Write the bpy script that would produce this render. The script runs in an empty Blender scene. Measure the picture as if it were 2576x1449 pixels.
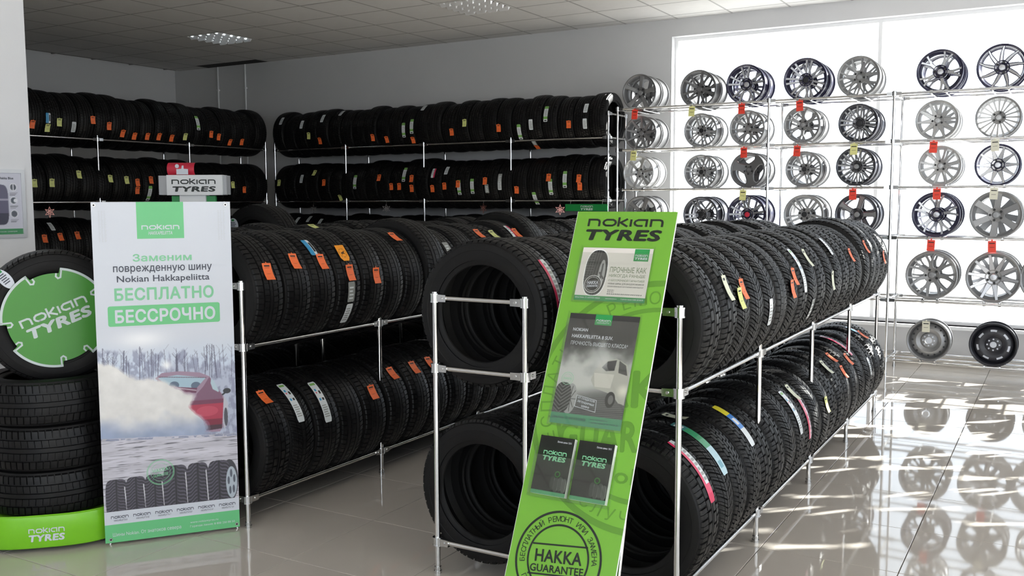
import bpy, bmesh, math, random
import numpy as np
from mathutils import Matrix, Vector
from mathutils.geometry import delaunay_2d_cdt
R_ = math.radians
random.seed(7)
SC = bpy.context.scene
COL = SC.collection

# ------------------------------------------------------------------ camera
FPX, YAW, PIT, ROL, EYE = 2370.75, R_(30.3946), R_(5.2884), R_(-0.1849), 1.6
_fw = Vector((-math.sin(YAW) * math.cos(PIT), math.cos(YAW) * math.cos(PIT), -math.sin(PIT)))
_r0 = Vector((math.cos(YAW), math.sin(YAW), 0)); _u0 = _r0.cross(_fw)
_r = _r0 * math.cos(ROL) + _u0 * math.sin(ROL); _u = -_r0 * math.sin(ROL) + _u0 * math.cos(ROL)
cd = bpy.data.cameras.new('camera'); cam = bpy.data.objects.new('camera', cd); COL.objects.link(cam)
cd.sensor_fit = 'HORIZONTAL'; cd.sensor_width = 36; cd.lens = 36 * FPX / 2576; cd.clip_start = .05
cam.matrix_world = Matrix(((_r.x, _u.x, -_fw.x, 0), (_r.y, _u.y, -_fw.y, 0), (_r.z, _u.z, -_fw.z, EYE), (0, 0, 0, 1)))
SC.camera = cam

# ------------------------------------------------------------------ world, sun, portals, exposure
SKY, SUN, EXPO = 3.1, 34.0, 0.0
w = bpy.data.worlds.new('sky'); SC.world = w; w.use_nodes = True
bg = w.node_tree.nodes['Background']; bg.inputs[0].default_value = (.885, .94, 1.04, 1); bg.inputs[1].default_value = SKY
sd = bpy.data.lights.new('sun', 'SUN'); sd.energy = SUN; sd.angle = R_(.3); sd.color = (1, .97, .92)
sun = bpy.data.objects.new('sun', sd); COL.objects.link(sun)
SUN_DIR = Vector((.69, .72, math.tan(R_(20.5))))            # towards the sun
sun.rotation_euler = SUN_DIR.to_track_quat('Z', 'Y').to_euler(); sun.location = (14, 20, 9)
def portal(name, loc, rot, sx, sy):
    d = bpy.data.lights.new(name, 'AREA'); d.shape = 'RECTANGLE'; d.size = sx; d.size_y = sy; d.cycles.is_portal = True
    o = bpy.data.objects.new(name, d); COL.objects.link(o); o.location = loc; o.rotation_euler = rot
WX0, WX1, WZ0, WZ1 = -3.76, 4.7, .39, 3.36        # back window opening
RY0, RY1 = -2.4, 8.3                              # right window opening
BACK, LEFT, RIGHT, FRONT, CEIL = 9.85, -11.63, 5.3, -3.2, 3.547
portal('window_portal_back', ((WX0 + WX1) / 2, BACK + .3, (WZ0 + WZ1) / 2), (R_(-90), 0, 0), WX1 - WX0, WZ1 - WZ0)
portal('window_portal_right', (RIGHT + .3, (RY0 + RY1) / 2, (WZ0 + WZ1) / 2), (0, R_(90), 0), WZ1 - WZ0, RY1 - RY0)
portal('window_portal_front', (0, FRONT - .3, (WZ0 + WZ1) / 2), (R_(90), 0, 0), 6.0, WZ1 - WZ0)
vs = SC.view_settings
vs.view_transform = 'Standard'; vs.look = 'None'; vs.gamma = 1; vs.use_curve_mapping = False; vs.exposure = EXPO
SC.cycles.use_denoising = True
SC.cycles.max_bounces = 10; SC.cycles.diffuse_bounces = 6; SC.cycles.glossy_bounces = 5; SC.cycles.transparent_max_bounces = 12
SC.cycles.sample_clamp_indirect = 8

# ------------------------------------------------------------------ materials
def s2l(c):
    return tuple((v / 12.92 if v <= .04045 else ((v + .055) / 1.055) ** 2.4) for v in c)
MATS = {}
def mat(name, col, rough=.5, metal=0., spec=.5, coat=0., noise=None, bump=None, trans=None):
    """noise=(scale, amount): soft colour variation; bump=(scale, strength)"""
    if name in MATS: return MATS[name]
    m = bpy.data.materials.new(name); m.use_nodes = True; nt = m.node_tree; b = nt.nodes['Principled BSDF']
    b.inputs['Base Color'].default_value = (*col, 1); b.inputs['Roughness'].default_value = rough
    b.inputs['Metallic'].default_value = metal; b.inputs['Specular IOR Level'].default_value = spec
    b.inputs['Coat Weight'].default_value = coat
    if trans: b.inputs['Subsurface Weight'].default_value = 0
    tc = nt.nodes.new('ShaderNodeTexCoord')
    if noise:
        n = nt.nodes.new('ShaderNodeTexNoise'); n.inputs['Scale'].default_value = noise[0]; n.inputs['Detail'].default_value = 5
        nt.links.new(tc.outputs['Object'], n.inputs['Vector'])
        mx = nt.nodes.new('ShaderNodeMix'); mx.data_type = 'RGBA'
        mx.inputs['A'].default_value = (*[c * (1 - noise[1]) for c in col], 1)
        mx.inputs['B'].default_value = (*[min(1, c * (1 + noise[1])) for c in col], 1)
        nt.links.new(n.outputs['Fac'], mx.inputs['Factor']); nt.links.new(mx.outputs['Result'], b.inputs['Base Color'])
    if bump:
        n = nt.nodes.new('ShaderNodeTexNoise'); n.inputs['Scale'].default_value = bump[0]; n.inputs['Detail'].default_value = 3
        nt.links.new(tc.outputs['Object'], n.inputs['Vector'])
        bp = nt.nodes.new('ShaderNodeBump'); bp.inputs['Strength'].default_value = bump[1]; bp.inputs['Distance'].default_value = .002
        nt.links.new(n.outputs['Fac'], bp.inputs['Height']); nt.links.new(bp.outputs['Normal'], b.inputs['Normal'])
    MATS[name] = m; return m
def print_mat(name, rough, coat=0.):
    m = mat(name, (1, 1, 1), rough, coat=coat); nt = m.node_tree
    a = nt.nodes.new('ShaderNodeAttribute'); a.attribute_name = 'Col'
    nt.links.new(a.outputs['Color'], nt.nodes['Principled BSDF'].inputs['Base Color']); return m
def clear_mat(name, refl, tint=(1, 1, 1)):
    m = bpy.data.materials.new(name); m.use_nodes = True; nt = m.node_tree; nt.nodes.clear()
    o = nt.nodes.new('ShaderNodeOutputMaterial'); t = nt.nodes.new('ShaderNodeBsdfTransparent'); g = nt.nodes.new('ShaderNodeBsdfGlossy')
    t.inputs[0].default_value = (*tint, 1); g.inputs['Roughness'].default_value = .03
    mx = nt.nodes.new('ShaderNodeMixShader'); mx.inputs[0].default_value = refl
    nt.links.new(t.outputs[0], mx.inputs[1]); nt.links.new(g.outputs[0], mx.inputs[2]); nt.links.new(mx.outputs[0], o.inputs[0])
    MATS[name] = m; return m
M_WALL = mat('painted_wall', (.62, .62, .63), .75, noise=(1.3, .03), bump=(90, .12))
M_WALLW = mat('white_partition_paint', (.78, .78, .80), .6, noise=(1.3, .02), bump=(90, .1))
M_CEIL = mat('mineral_ceiling_tile', (.66, .645, .63), .9, noise=(9, .05), bump=(160, .35))
M_GRID = mat('ceiling_grid', (.34, .33, .32), .6)
M_TILE = mat('polished_porcelain', (.56, .515, .465), .04, spec=.75, noise=(2.2, .07))
M_GROUT = mat('tile_grout', (.12, .11, .10), .8)
M_PVC = mat('white_window_frame', (.85, .85, .86), .35)
M_GLASS = clear_mat('window_glass', .05, (.97, .99, .99))
M_ACRYL = clear_mat('clear_acrylic', .07, (.96, .97, .96))
M_CHROME = mat('chrome_tube', (.72, .71, .70), .09, 1.)
M_CAST = mat('chrome_clamp', (.62, .62, .62), .2, 1.)
M_RUB = mat('tyre_rubber', (.006, .0057, .006), .52, spec=.22, bump=(60, .12))
M_TREAD = mat('tread_rubber', (.006, .0057, .006), .42, spec=.27, bump=(80, .15))
M_DARK = mat('dark_plastic', (.015, .015, .017), .4)
M_PRINT = print_mat('printed_paper', .45)
M_VINYL = print_mat('printed_vinyl', .38)
M_GLOSSP = print_mat('glossy_print', .22)
M_WHITE = mat('white_plastic', (.82, .83, .84), .3)
M_LIME = mat('lime_plastic', s2l((.50, .80, .16)), .28)
M_LIMEBD = mat('lime_board', s2l((.44, .675, .21)), .4)
M_LIMEDK = mat('dark_lime_print', s2l((.355, .56, .17)), .4)
M_BLACKP = mat('black_print', s2l((.11, .14, .12)), .35)
M_WHITEP = mat('white_print', (.64, .67, .74), .4)
M_GREENP = mat('green_print', s2l((.42, .77, .52)), .4)
M_GREENT = mat('pale_green_print', s2l((.50, .78, .60)), .4)
M_SLATE = mat('slate_print', s2l((.22, .24, .30)), .4)
M_GREEN2 = mat('deep_green_print', s2l((.16, .58, .30)), .4)
M_DISC = mat('green_disc', s2l((.27, .57, .20)), .35)
M_OUTL = mat('pale_outline', s2l((.80, .84, .84)), .4)
M_RED = mat('red_card', s2l((.80, .16, .26)), .4)
M_SILV = mat('silver_alloy', (.30, .30, .305), .38, .55)
M_GREYA = mat('grey_alloy', (.17, .17, .175), .4, .5)
M_BRIGHT = mat('bright_silver_alloy', (.46, .46, .465), .35, .55)
M_BLK = mat('black_alloy_flare_tint', (.026, .024, .06), .25, .2, coat=.4)  # blue in the black paints in the veiling flare from the window
M_MACH = mat('machined_alloy', (.55, .55, .57), .3, .8)
M_ANTH = mat('anthracite_alloy', (.09, .09, .105), .3, .7)
M_STEELB = mat('black_steel_wheel', (.03, .03, .038), .35)
M_MIRROR = mat('lamp_reflector', (.93, .93, .94), .22, .5)
M_TUBE = mat('lamp_tube', (.85, .87, .88), .3)
M_OUT = mat('outside_paving', (.55, .54, .52), .9, noise=(.6, .1))
M_ORN = mat('foil_ornament', (.75, .35, .30), .25, .7)
M_ORNS = mat('silver_foil_ornament', (.7, .68, .68), .25, .8)

# ------------------------------------------------------------------ mesh helpers
class MB:
    def __init__(s): s.v = []; s.f = []; s.m = []; s.c = []
    def add(s, vs, fs, mi=0, col=None):
        b = len(s.v); s.v.extend([tuple(p) for p in vs])
        for f in fs: s.f.append([i + b for i in f]); s.m.append(mi); s.c.append(col)
    def box(s, a, b, mi=0, col=None):
        (x0, y0, z0), (x1, y1, z1) = a, b
        s.add([(x0, y0, z0), (x1, y0, z0), (x1, y1, z0), (x0, y1, z0), (x0, y0, z1), (x1, y0, z1), (x1, y1, z1), (x0, y1, z1)],
              [(0, 3, 2, 1), (4, 5, 6, 7), (0, 1, 5, 4), (1, 2, 6, 5), (2, 3, 7, 6), (3, 0, 4, 7)], mi, col)
    def cyl(s, p, q, r, n=10, r2=None, mi=0, col=None, caps=True):
        p, q = Vector(p), Vector(q); d = (q - p).normalized(); r2 = r if r2 is None else r2
        a = d.orthogonal().normalized(); b = d.cross(a)
        vs = []
        for c, rr in ((p, r), (q, r2)):
            for i in range(n):
                t = 2 * math.pi * i / n; vs.append(c + (a * math.cos(t) + b * math.sin(t)) * rr)
        fs = [(i, (i + 1) % n, n + (i + 1) % n, n + i) for i in range(n)]
        if caps: fs += [tuple(range(n - 1, -1, -1)), tuple(range(n, 2 * n))]
        s.add(vs, fs, mi, col)
    def lathe(s, prof, n=48, closed=False, mi=0, arc=None):
        """profile of (r, y) revolved about the Y axis"""
        m = len(prof); vs = []
        for i in range(n):
            t = 2 * math.pi * i / n
            for r, y in prof: vs.append((r * math.cos(t), y, r * math.sin(t)))
        fs = []
        for i in range(n):
            j = (i + 1) % n
            for k in range(m if closed else m - 1):
                l = (k + 1) % m
                fs.append((i * m + k, i * m + l, j * m + l, j * m + k))
        s.add(vs, fs, mi)
    def prism(s, pts, y0, y1, mi=0, col=None, front=None):
        """polygon in x-z extruded along y (y0 = front)"""
        n = len(pts); vs = [(x, y0, z) for x, z in pts] + [(x, y1, z) for x, z in pts]
        s.add(vs, [tuple(range(n)), tuple(range(2 * n - 1, n - 1, -1))] + [(i, n + i, n + (i + 1) % n, (i + 1) % n) for i in range(n)], mi, col)
    def mesh(s, name, mats, smooth=None):
        me = bpy.data.meshes.new(name); me.from_pydata(s.v, [], s.f)
        for m in (mats if isinstance(mats, (list, tuple)) else [mats]): me.materials.append(m)
        if any(s.m): me.polygons.foreach_set('material_index', s.m)
        if any(c is not None for c in s.c):
            at = me.color_attributes.new('Col', 'FLOAT_COLOR', 'CORNER'); buf = []
            for p, c in zip(me.polygons, s.c):
                c = c or (1, 1, 1); buf += [*c, 1.] * p.loop_total
            at.data.foreach_set('color', buf)
        me.validate(); fix_normals(me)
        if smooth: me.shade_smooth(); me.set_sharp_from_angle(angle=R_(smooth))
        me.update(); return me
def fix_normals(me):
    bm = bmesh.new(); bm.from_mesh(me); bmesh.ops.recalc_face_normals(bm, faces=bm.faces); bm.to_mesh(me); bm.free()
def link(name, me, parent=None, loc=None, rot=None, mw=None):
    o = bpy.data.objects.new(name, me); COL.objects.link(o)
    if parent is not None: o.parent = parent
    if mw is not None: o.matrix_basis = mw
    else:
        if loc is not None: o.location = loc
        if rot is not None: o.rotation_euler = rot
    return o
def tag(o, label=None, cat=None, group=None, kind=None):
    if label: o['label'] = label
    if cat: o['category'] = cat
    if group: o['group'] = group
    if kind: o['kind'] = kind
    return o
def empty(name, loc=(0, 0, 0), rot=(0, 0, 0)):
    o = bpy.data.objects.new(name, None); COL.objects.link(o); o.location = loc; o.rotation_euler = rot; o.empty_display_size = .1
    return o
def box_obj(name, a, b, m, parent=None, bevel=0):
    k = MB(); k.box(a, b); me = k.mesh(name, m)
    if bevel:
        bm = bmesh.new(); bm.from_mesh(me); bmesh.ops.bevel(bm, geom=list(bm.edges), offset=bevel, segments=2, affect='EDGES', profile=.7); bm.to_mesh(me); bm.free()
    return link(name, me, parent)
ORD = ['first', 'second', 'third', 'fourth', 'fifth', 'sixth', 'seventh', 'eighth', 'ninth', 'tenth', 'eleventh', 'twelfth', 'thirteenth',
       'fourteenth', 'fifteenth', 'sixteenth', 'seventeenth', 'eighteenth', 'nineteenth', 'twentieth', 'twenty-first', 'twenty-second',
       'twenty-third', 'twenty-fourth', 'twenty-fifth', 'twenty-sixth', 'twenty-seventh', 'twenty-eighth', 'twenty-ninth', 'thirtieth']

# ------------------------------------------------------------------ room shell
def struct(name, o): o['kind'] = 'structure'; return o
TP, TX, TY = .597, -.555, 3.03
floor = struct('floor', box_obj('floor', (LEFT - .2, FRONT - .2, -.15), (RIGHT + .2, BACK + .15, -.011), M_GROUT))
k = MB(); g = .0018; h2 = TP / 2 - g
k.box((-h2, -h2, -.012), (h2, h2, 0)); tile_me = k.mesh('floor_tile', M_TILE)
bm = bmesh.new(); bm.from_mesh(tile_me)
bmesh.ops.bevel(bm, geom=[e for e in bm.edges if all(abs(v.co.z) < 1e-6 for v in e.verts)], offset=.0012, segments=1, affect='EDGES'); bm.to_mesh(tile_me); bm.free()
rest = MB()
for i in range(-20, 12):
    for j in range(-12, 13):
        x, y = TX + (i + .5) * TP, TY + (j + .5) * TP
        if x - TP / 2 < LEFT - .1 or x + TP / 2 > RIGHT + .3 or y + TP / 2 > BACK + .6 or y - TP / 2 < FRONT - .2: continue
        if -5.4 < x < .9 and 1.9 < y < BACK + .3: link('floor_tile', tile_me, floor, (x, y, 0))
        else: rest.box((x - h2, y - h2, -.012), (x + h2, y + h2, 0))
o = link('floor_tile_field', rest.mesh('floor_tile_field', M_TILE), floor); o['kind'] = 'stuff'
# walls
def wall(name, boxes, m):
    k = MB()
    for a, b in boxes: k.box(a, b)
    return struct(name, link(name, k.mesh(name, m)))
TOPW = CEIL + .25
wall('wall_back', [((LEFT - .2, BACK, -.01), (WX0, BACK + .3, TOPW)), ((WX0, BACK, -.01), (WX1, BACK + .3, WZ0)), ((WX0, BACK, WZ1), (WX1, BACK + .3, TOPW)),
                   ((WX1, BACK, -.01), (RIGHT + .3, BACK + .3, TOPW))], M_WALL)
wall('wall_left', [((LEFT - .2, FRONT, -.01), (LEFT, BACK, TOPW))], M_WALL)
wall('wall_right', [((RIGHT, FRONT, -.01), (RIGHT + .3, RY0, TOPW)), ((RIGHT, RY0, -.01), (RIGHT + .3, RY1, WZ0)), ((RIGHT, RY0, WZ1), (RIGHT + .3, RY1, TOPW)),
                    ((RIGHT, RY1, -.01), (RIGHT + .3, BACK, TOPW))], M_WALL)
wall('wall_front', [((LEFT - .2, FRONT - .3, -.01), (-3, FRONT, TOPW)), ((3, FRONT - .3, -.01), (RIGHT + .3, FRONT, TOPW)), ((-3, FRONT - .3, -.01), (3, FRONT, WZ0)), ((-3, FRONT - .3, WZ1), (3, FRONT, TOPW))], M_WALL)
wall('wall_partition', [((-5.85, FRONT, -.01), (-5.5, 3.542, CEIL - .001))], M_WALLW)
struct('x', box_obj('baseboard_back', (LEFT, BACK - .012, 0), (RIGHT, BACK, .085), M_TILE))
# windows: frame, mullions and one pane per bay
def window(name, label, a, b, axis, nb, wall_pos, out):
    """glazing in a wall plane: frame, mullions, one pane per bay, sill"""
    root = empty(name); root['kind'] = 'structure'; root['label'] = label
    fx = .035
    def P(s0, s1, d0, d1, z0, z1):
        d0, d1 = sorted((wall_pos + out * d0, wall_pos + out * d1))
        return ((s0, d0, z0), (s1, d1, z1)) if axis == 'X' else ((d0, s0, z0), (d1, s1, z1))
    def bx(s0, s1, z0, z1, nm): box_obj(nm, *P(s0, s1, .10, .16, z0, z1), M_PVC, root)
    bx(a, b, WZ0, WZ0 + fx, 'bottom_frame'); bx(a, b, WZ1 - fx, WZ1, 'top_frame')
    for i in range(nb + 1):
        s = a + (b - a) * i / nb; s = min(max(s, a + fx / 2), b - fx / 2); bx(s - fx / 2, s + fx / 2, WZ0 + fx, WZ1 - fx, 'mullion')
    for i in range(nb):
        s0, s1 = a + (b - a) * i / nb + fx / 2, a + (b - a) * (i + 1) / nb - fx / 2
        box_obj('window_pane', *P(s0, s1, .128, .134, WZ0 + fx, WZ1 - fx), M_GLASS, root)
    box_obj('window_sill', *P(a, b, -.05, .1, WZ0 - .03, WZ0), M_PVC, root)
window('window_1', 'tall overexposed shop window behind the wheel rack', WX0, WX1, 'X', 4, BACK, 1)
window('window_2', 'tall shop window along the right wall', RY0, RY1, 'Y', 6, RIGHT, 1)
window('window_3', 'tall shop window in the front wall', -3, 3, 'X', 4, FRONT, -1)
struct('x', box_obj('ground_outside', (-30, FRONT - 30, -.45), (45, 45, -.25), M_OUT))
# ceiling: slab, grid of mineral tiles, lamps fill two cells
ceil = struct('ceiling', box_obj('ceiling', (LEFT - .2, FRONT - .2, CEIL + .012), (RIGHT + .3, BACK + .3, CEIL + .25), M_GRID))
CX, CY, CP = -5.5, 7.85, .6
k = MB(); k.box((-.2962, -.2962, -.001), (.2962, .2962, .013)); ct_me = k.mesh('ceiling_tile', M_CEIL)
LAMPS = [(-6, 0), (0, 0)]
rest = MB()
for i in range(-11, 19):
    for j in range(-19, 4):
        x, y = CX + (i + .5) * CP, CY + (j + .5) * CP
        if x - .3 < LEFT - .3 or x + .3 > RIGHT + .6 or y + .3 > BACK + .65 or (i, j) in LAMPS: continue
        if -9 <= i and j == 3 and i in (-9, -8): continue
        if j >= -4 and i <= 9: link('ceiling_tile', ct_me, ceil, (x, y, CEIL))
        else: rest.box((x - .294, y - .294, CEIL - .001), (x + .294, y + .294, CEIL + .013))
o = link('ceiling_tile_field', rest.mesh('ceiling_tile_field', M_CEIL), ceil); o['kind'] = 'stuff'
k = MB()
for i in range(-11, 19): k.box((CX + i * CP - .0105, FRONT, CEIL - .0015), (CX + i * CP + .0105, BACK, CEIL + .012))
o = link('ceiling_grid', k.mesh('ceiling_grid', M_GRID), ceil)
k = MB()
for j in range(-18, 4): k.box((LEFT, CY + j * CP - .0105, CEIL - .0013), (RIGHT, CY + j * CP + .0105, CEIL + .012))
o = link('ceiling_grid', k.mesh('ceiling_grid', M_GRID), ceil)
M_LIT = mat('lit_lamp_tube', (.9, .95, 1.), .4)
M_LIT.node_tree.nodes['Principled BSDF'].inputs['Emission Color'].default_value = (.85, .97, 1, 1); M_LIT.node_tree.nodes['Principled BSDF'].inputs['Emission Strength'].default_value = 5.
def louvre_lamp(x, y, label, lit):
    """raster lamp: four reflector channels with tubes, V-shaped cross blades below them"""
    root = tag(empty('ceiling_lamp', (x, y, CEIL)), label, 'ceiling lamp', 'raster ceiling lamps')
    k = MB()
    for a, b in (((-.297, -.297, -.002), (.297, -.272, .01)), ((-.297, .272, -.002), (.297, .297, .01)), ((-.297, -.272, -.002), (-.272, .272, .01)), ((.272, -.272, -.002), (.297, .272, .01))): k.box(a, b)
    link('frame', k.mesh('frame', M_CEIL), root)
    k = MB(); k.box((-.272, -.272, .008), (.272, .272, .0115)); link('housing', k.mesh('housing', mat('shade_dark_housing', (.10, .06, .055), .3, .5)), root)  # dark housing colour stands in for the shadow between the blades
    kb = MB(); kb.add([(-.062, -.024, .007), (.062, -.024, .007), (.050, 0, -.034), (-.050, 0, -.034), (-.062, .024, .007), (.062, .024, .007)], [(0, 1, 2, 3), (3, 2, 5, 4), (0, 3, 4), (1, 5, 2)])
    blade_me = kb.mesh('louvre_blade', M_MIRROR)
    for i in range(4):
        c = -.204 + i * .136
        for j in range(5): link('louvre_blade', blade_me, root, (c, -.224 + j * .112, 0))
        k = MB(); k.cyl((c, -.268, .0), (c, .268, .0), .0065, 8); link('lamp_tube', k.mesh('lamp_tube', M_LIT if lit else M_TUBE, 40), root)
louvre_lamp(CX + (-5.5) * CP, CY + .3, 'square louvred ceiling lamp above the left corner tyre racks', True)
louvre_lamp(CX + .5 * CP, CY + .3, 'square louvred ceiling lamp at the top centre of the ceiling', False)
# flat dark panel, painted for the shade of an open ceiling cell, and two thin wall pipes under it
o = box_obj('recess_shade_panel', (CX - 9 * CP + .01, CY + 3 * CP + .01 - .06, CEIL - .002), (CX - 7 * CP - .01, BACK - .01, CEIL + .004), mat('recess_shade', (.05, .048, .047), .8))
k = MB()
for i in range(7): y = CY + 3 * CP - .03 + i * .03; k.box((CX - 9 * CP + .03, y, CEIL - .008), (CX - 7 * CP - .03, y + .008, CEIL - .002))
link('recess_slats', k.mesh('recess_slats', mat('recess_shade', (0, 0, 0))), o); tag(o, 'dark panel standing for a shaded ceiling recess above two wall pipes', 'recess_panel')
for x, s in ((-10.70, 'left'), (-10.15, 'right')):
    o = empty('wall_pipe', (x, BACK - .02, 0)); tag(o, 'thin pale vertical pipe on the back wall, %s of the two' % s, 'pipe', 'pipes on the back wall')
    k = MB(); k.cyl((0, 0, .1), (0, 0, CEIL - .003), .012, 10); link('tube', k.mesh('tube', M_WHITE, 40), o)
    k = MB(); 
    for z in (.8, 2.0, 3.2): k.box((-.016, -.014, z), (.016, .0195, z + .02))
    link('pipe_clips', k.mesh('pipe_clips', M_WHITE), o)

# ------------------------------------------------------------------ chrome tube racks
TR = .012
_cyl_cache = {}
def tube_mesh(L, r=TR, nm='rail'):
    key = (round(L, 4), r)
    if key not in _cyl_cache:
        k = MB(); k.cyl((0, 0, -L / 2), (0, 0, L / 2), r, 14); _cyl_cache[key] = k.mesh(nm, M_CHROME, 40)
    return _cyl_cache[key]
def tube(name, p, q, parent, r=TR):
    p, q = Vector(p), Vector(q); d = q - p
    return link(name, tube_mesh(d.length, r, name), parent, mw=Matrix.Translation((p + q) / 2) @ d.to_track_quat('Z', 'Y').to_matrix().to_4x4())
_clamp = {}
def clamp_mesh(arms):
    if arms not in _clamp:
        k = MB(); k.cyl((0, 0, -.017), (0, 0, .017), .0205, 16); k.cyl((0, 0, -.019), (0, 0, -.013), .022, 16); k.cyl((0, 0, .013), (0, 0, .019), .022, 16)
        for dx, dy in arms:
            d = Vector((dx, dy, 0)); n = Vector((-dy, dx, 0))
            vs = []
            for t, wd, hh in ((.012, .011, .016), (.034, .013, .015), (.062, .0145, .0145)):
                c = d * t
                vs += [c + n * wd + Vector((0, 0, hh)), c - n * wd + Vector((0, 0, hh)), c - n * wd - Vector((0, 0, hh)), c + n * wd - Vector((0, 0, hh))]
            fs = [(0, 1, 2, 3), (8, 11, 10, 9)]
            for s in (0, 4): fs += [(s + i, s + (i + 1) % 4, s + 4 + (i + 1) % 4, s + 4 + i) for i in range(4)]
            k.add(vs, fs)
        _clamp[arms] = k.mesh('clamp', M_CAST, 35)
    return _clamp[arms]
k = MB(); k.cyl((0, 0, -.0175), (0, 0, .0175), .006, 10); SCREW = k.mesh('screw', M_CAST, 40)
k = MB(); k.cyl((0, 0, 0), (0, 0, .012), .017, 14); k.cyl((0, 0, .012), (0, 0, .03), .0145, 14); FOOT = k.mesh('foot', M_CAST, 40)
k = MB(); k.cyl((0, 0, 0), (0, 0, .006), .014, 14); CAP = k.mesh('post_cap', M_CAST, 40)
def rack(name, label, axis, posts, lines, levels, heights, cross='ends', top_ends=None, screws=False, screw_ends=1):
    """posts along `axis` at the given stations, two lines of posts, rails at the levels"""
    root = tag(empty(name, (0, 0, 0)), label, 'rack')
    P = (lambda s, l, z: Vector((l, s, z))) if axis == 'Y' else (lambda s, l, z: Vector((s, l, z)))
    al = (0, 1) if axis == 'Y' else (1, 0)
    root.location = P(posts[0], lines[0], 0); off = root.location.copy()
    n = len(posts)
    for i, s in enumerate(posts):
        for li, l in enumerate(lines):
            hgt = heights(i)
            tube('post', P(s, l, .02) - off, P(s, l, hgt) - off, root)
            link('foot', FOOT, root, P(s, l, 0) - off); link('post_cap', CAP, root, P(s, l, hgt) - off)
            other = lines[1 - li]; sg = 1 if other > l else -1
            cr = (sg, 0) if axis == 'Y' else (0, sg)
            ends = i in (0, n - 1)
            zs = [(z, False) for z in levels]
            if top_ends is not None and i in top_ends: zs.append((hgt - .02, True))
            for z, top in zs:
                arms = []
                if not top:
                    if i < n - 1: arms.append(al)
                    if i > 0: arms.append((-al[0], -al[1]))
                if top or cross == 'all' or ends: arms.append(cr)
                c = link('clamp', clamp_mesh(tuple(arms)), root, P(s, l, z) - off)
                if screws and (i < screw_ends or top):
                    for a in arms:
                        q = Vector((a[0], a[1], 0)) * .04
                        sn = Vector((-a[1], a[0], 0))
                        link('screw', SCREW, c, mw=Matrix.Translation(q) @ sn.to_track_quat('Z', 'Y').to_matrix().to_4x4())
    for z in levels:
        for l in lines:
            for i in range(n - 1): tube('rail', P(posts[i] + .02, l, z) - off, P(posts[i + 1] - .02, l, z) - off, root, .0105)
        for i, s in enumerate(posts):
            if cross == 'all' or i in (0, n - 1): tube('cross_bar', P(s, lines[0] + .02 * (1 if lines[1] > lines[0] else -1), z) - off, P(s, lines[1] - .02 * (1 if lines[1] > lines[0] else -1), z) - off, root, .0105)
    if top_ends is not None:
        for i in top_ends:
            z = heights(i) - .02; sg = 1 if lines[1] > lines[0] else -1
            tube('cross_bar', P(posts[i], lines[0] + .02 * sg, z) - off, P(posts[i], lines[1] - .02 * sg, z) - off, root, .0105)
    return root
Y0, PS, ZU, ZL, ZT = 3.238, 1.051, .8976, .1417, 1.215
FP = [Y0 + PS * i for i in range(5)]
XA, XA2, XB, XB2 = (-3.41, -3.845), (-4.056, -4.491), (-2.2747, -1.8392), (-1.1931, -1.6286)
hf = lambda i: ZT if i == 0 else ZU + .055
rack('tyre_rack', 'low chrome tyre rack left of the aisle, side facing the aisle', 'Y', FP, XA, [ZL, ZU], hf, top_ends=[0], screws=True, screw_ends=2)
rack('tyre_rack', 'low chrome tyre rack left of the aisle, side behind the banner', 'Y', FP, XA2, [ZL, ZU], hf, top_ends=[0])
rack('tyre_rack', 'low chrome tyre rack in the centre, left half facing the aisle', 'Y', FP, XB, [ZL, ZU], hf, top_ends=[0], screws=True)
rack('tyre_rack', 'low chrome tyre rack in the centre, right half facing the sunlit floor', 'Y', FP, XB2, [ZL, ZU], hf, top_ends=[0], screws=True)
BLEV, BTOP = [.27, .935, 1.60, 2.265], 2.535
BPX = [-9.0, -7.8, -6.605, -5.406, -4.21]
rack('tyre_rack', 'tall chrome tyre rack along the back wall', 'X', BPX, (9.2, 9.65), BLEV, lambda i: BTOP, top_ends=[4])
LPY = [5.30, 6.525, 7.75, 8.98]
rack('tyre_rack', 'tall chrome tyre rack on the left beyond the partition', 'Y', LPY, (-8.95, -9.40), BLEV, lambda i: BTOP if i < 3 else 2.36)
WLEV = [.14, .69, 1.257, 1.71, 2.12, 2.54]
WPX = [-4.06, -2.49, -1.37, .05, 1.47, 2.89, 4.31]
WR = rack('wheel_rack', 'tall chrome wheel rack in front of the bright window', 'X', WPX, (9.1, 9.6), WLEV, lambda i: 2.56, cross='all')
WOFF = WR.location.copy()
for z in WLEV:
    for i in range(len(WPX) - 1): tube('inner_rail', Vector((WPX[i] + .001, 9.31, z)) - WOFF, Vector((WPX[i + 1] - .001, 9.31, z)) - WOFF, WR, .008)

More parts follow.
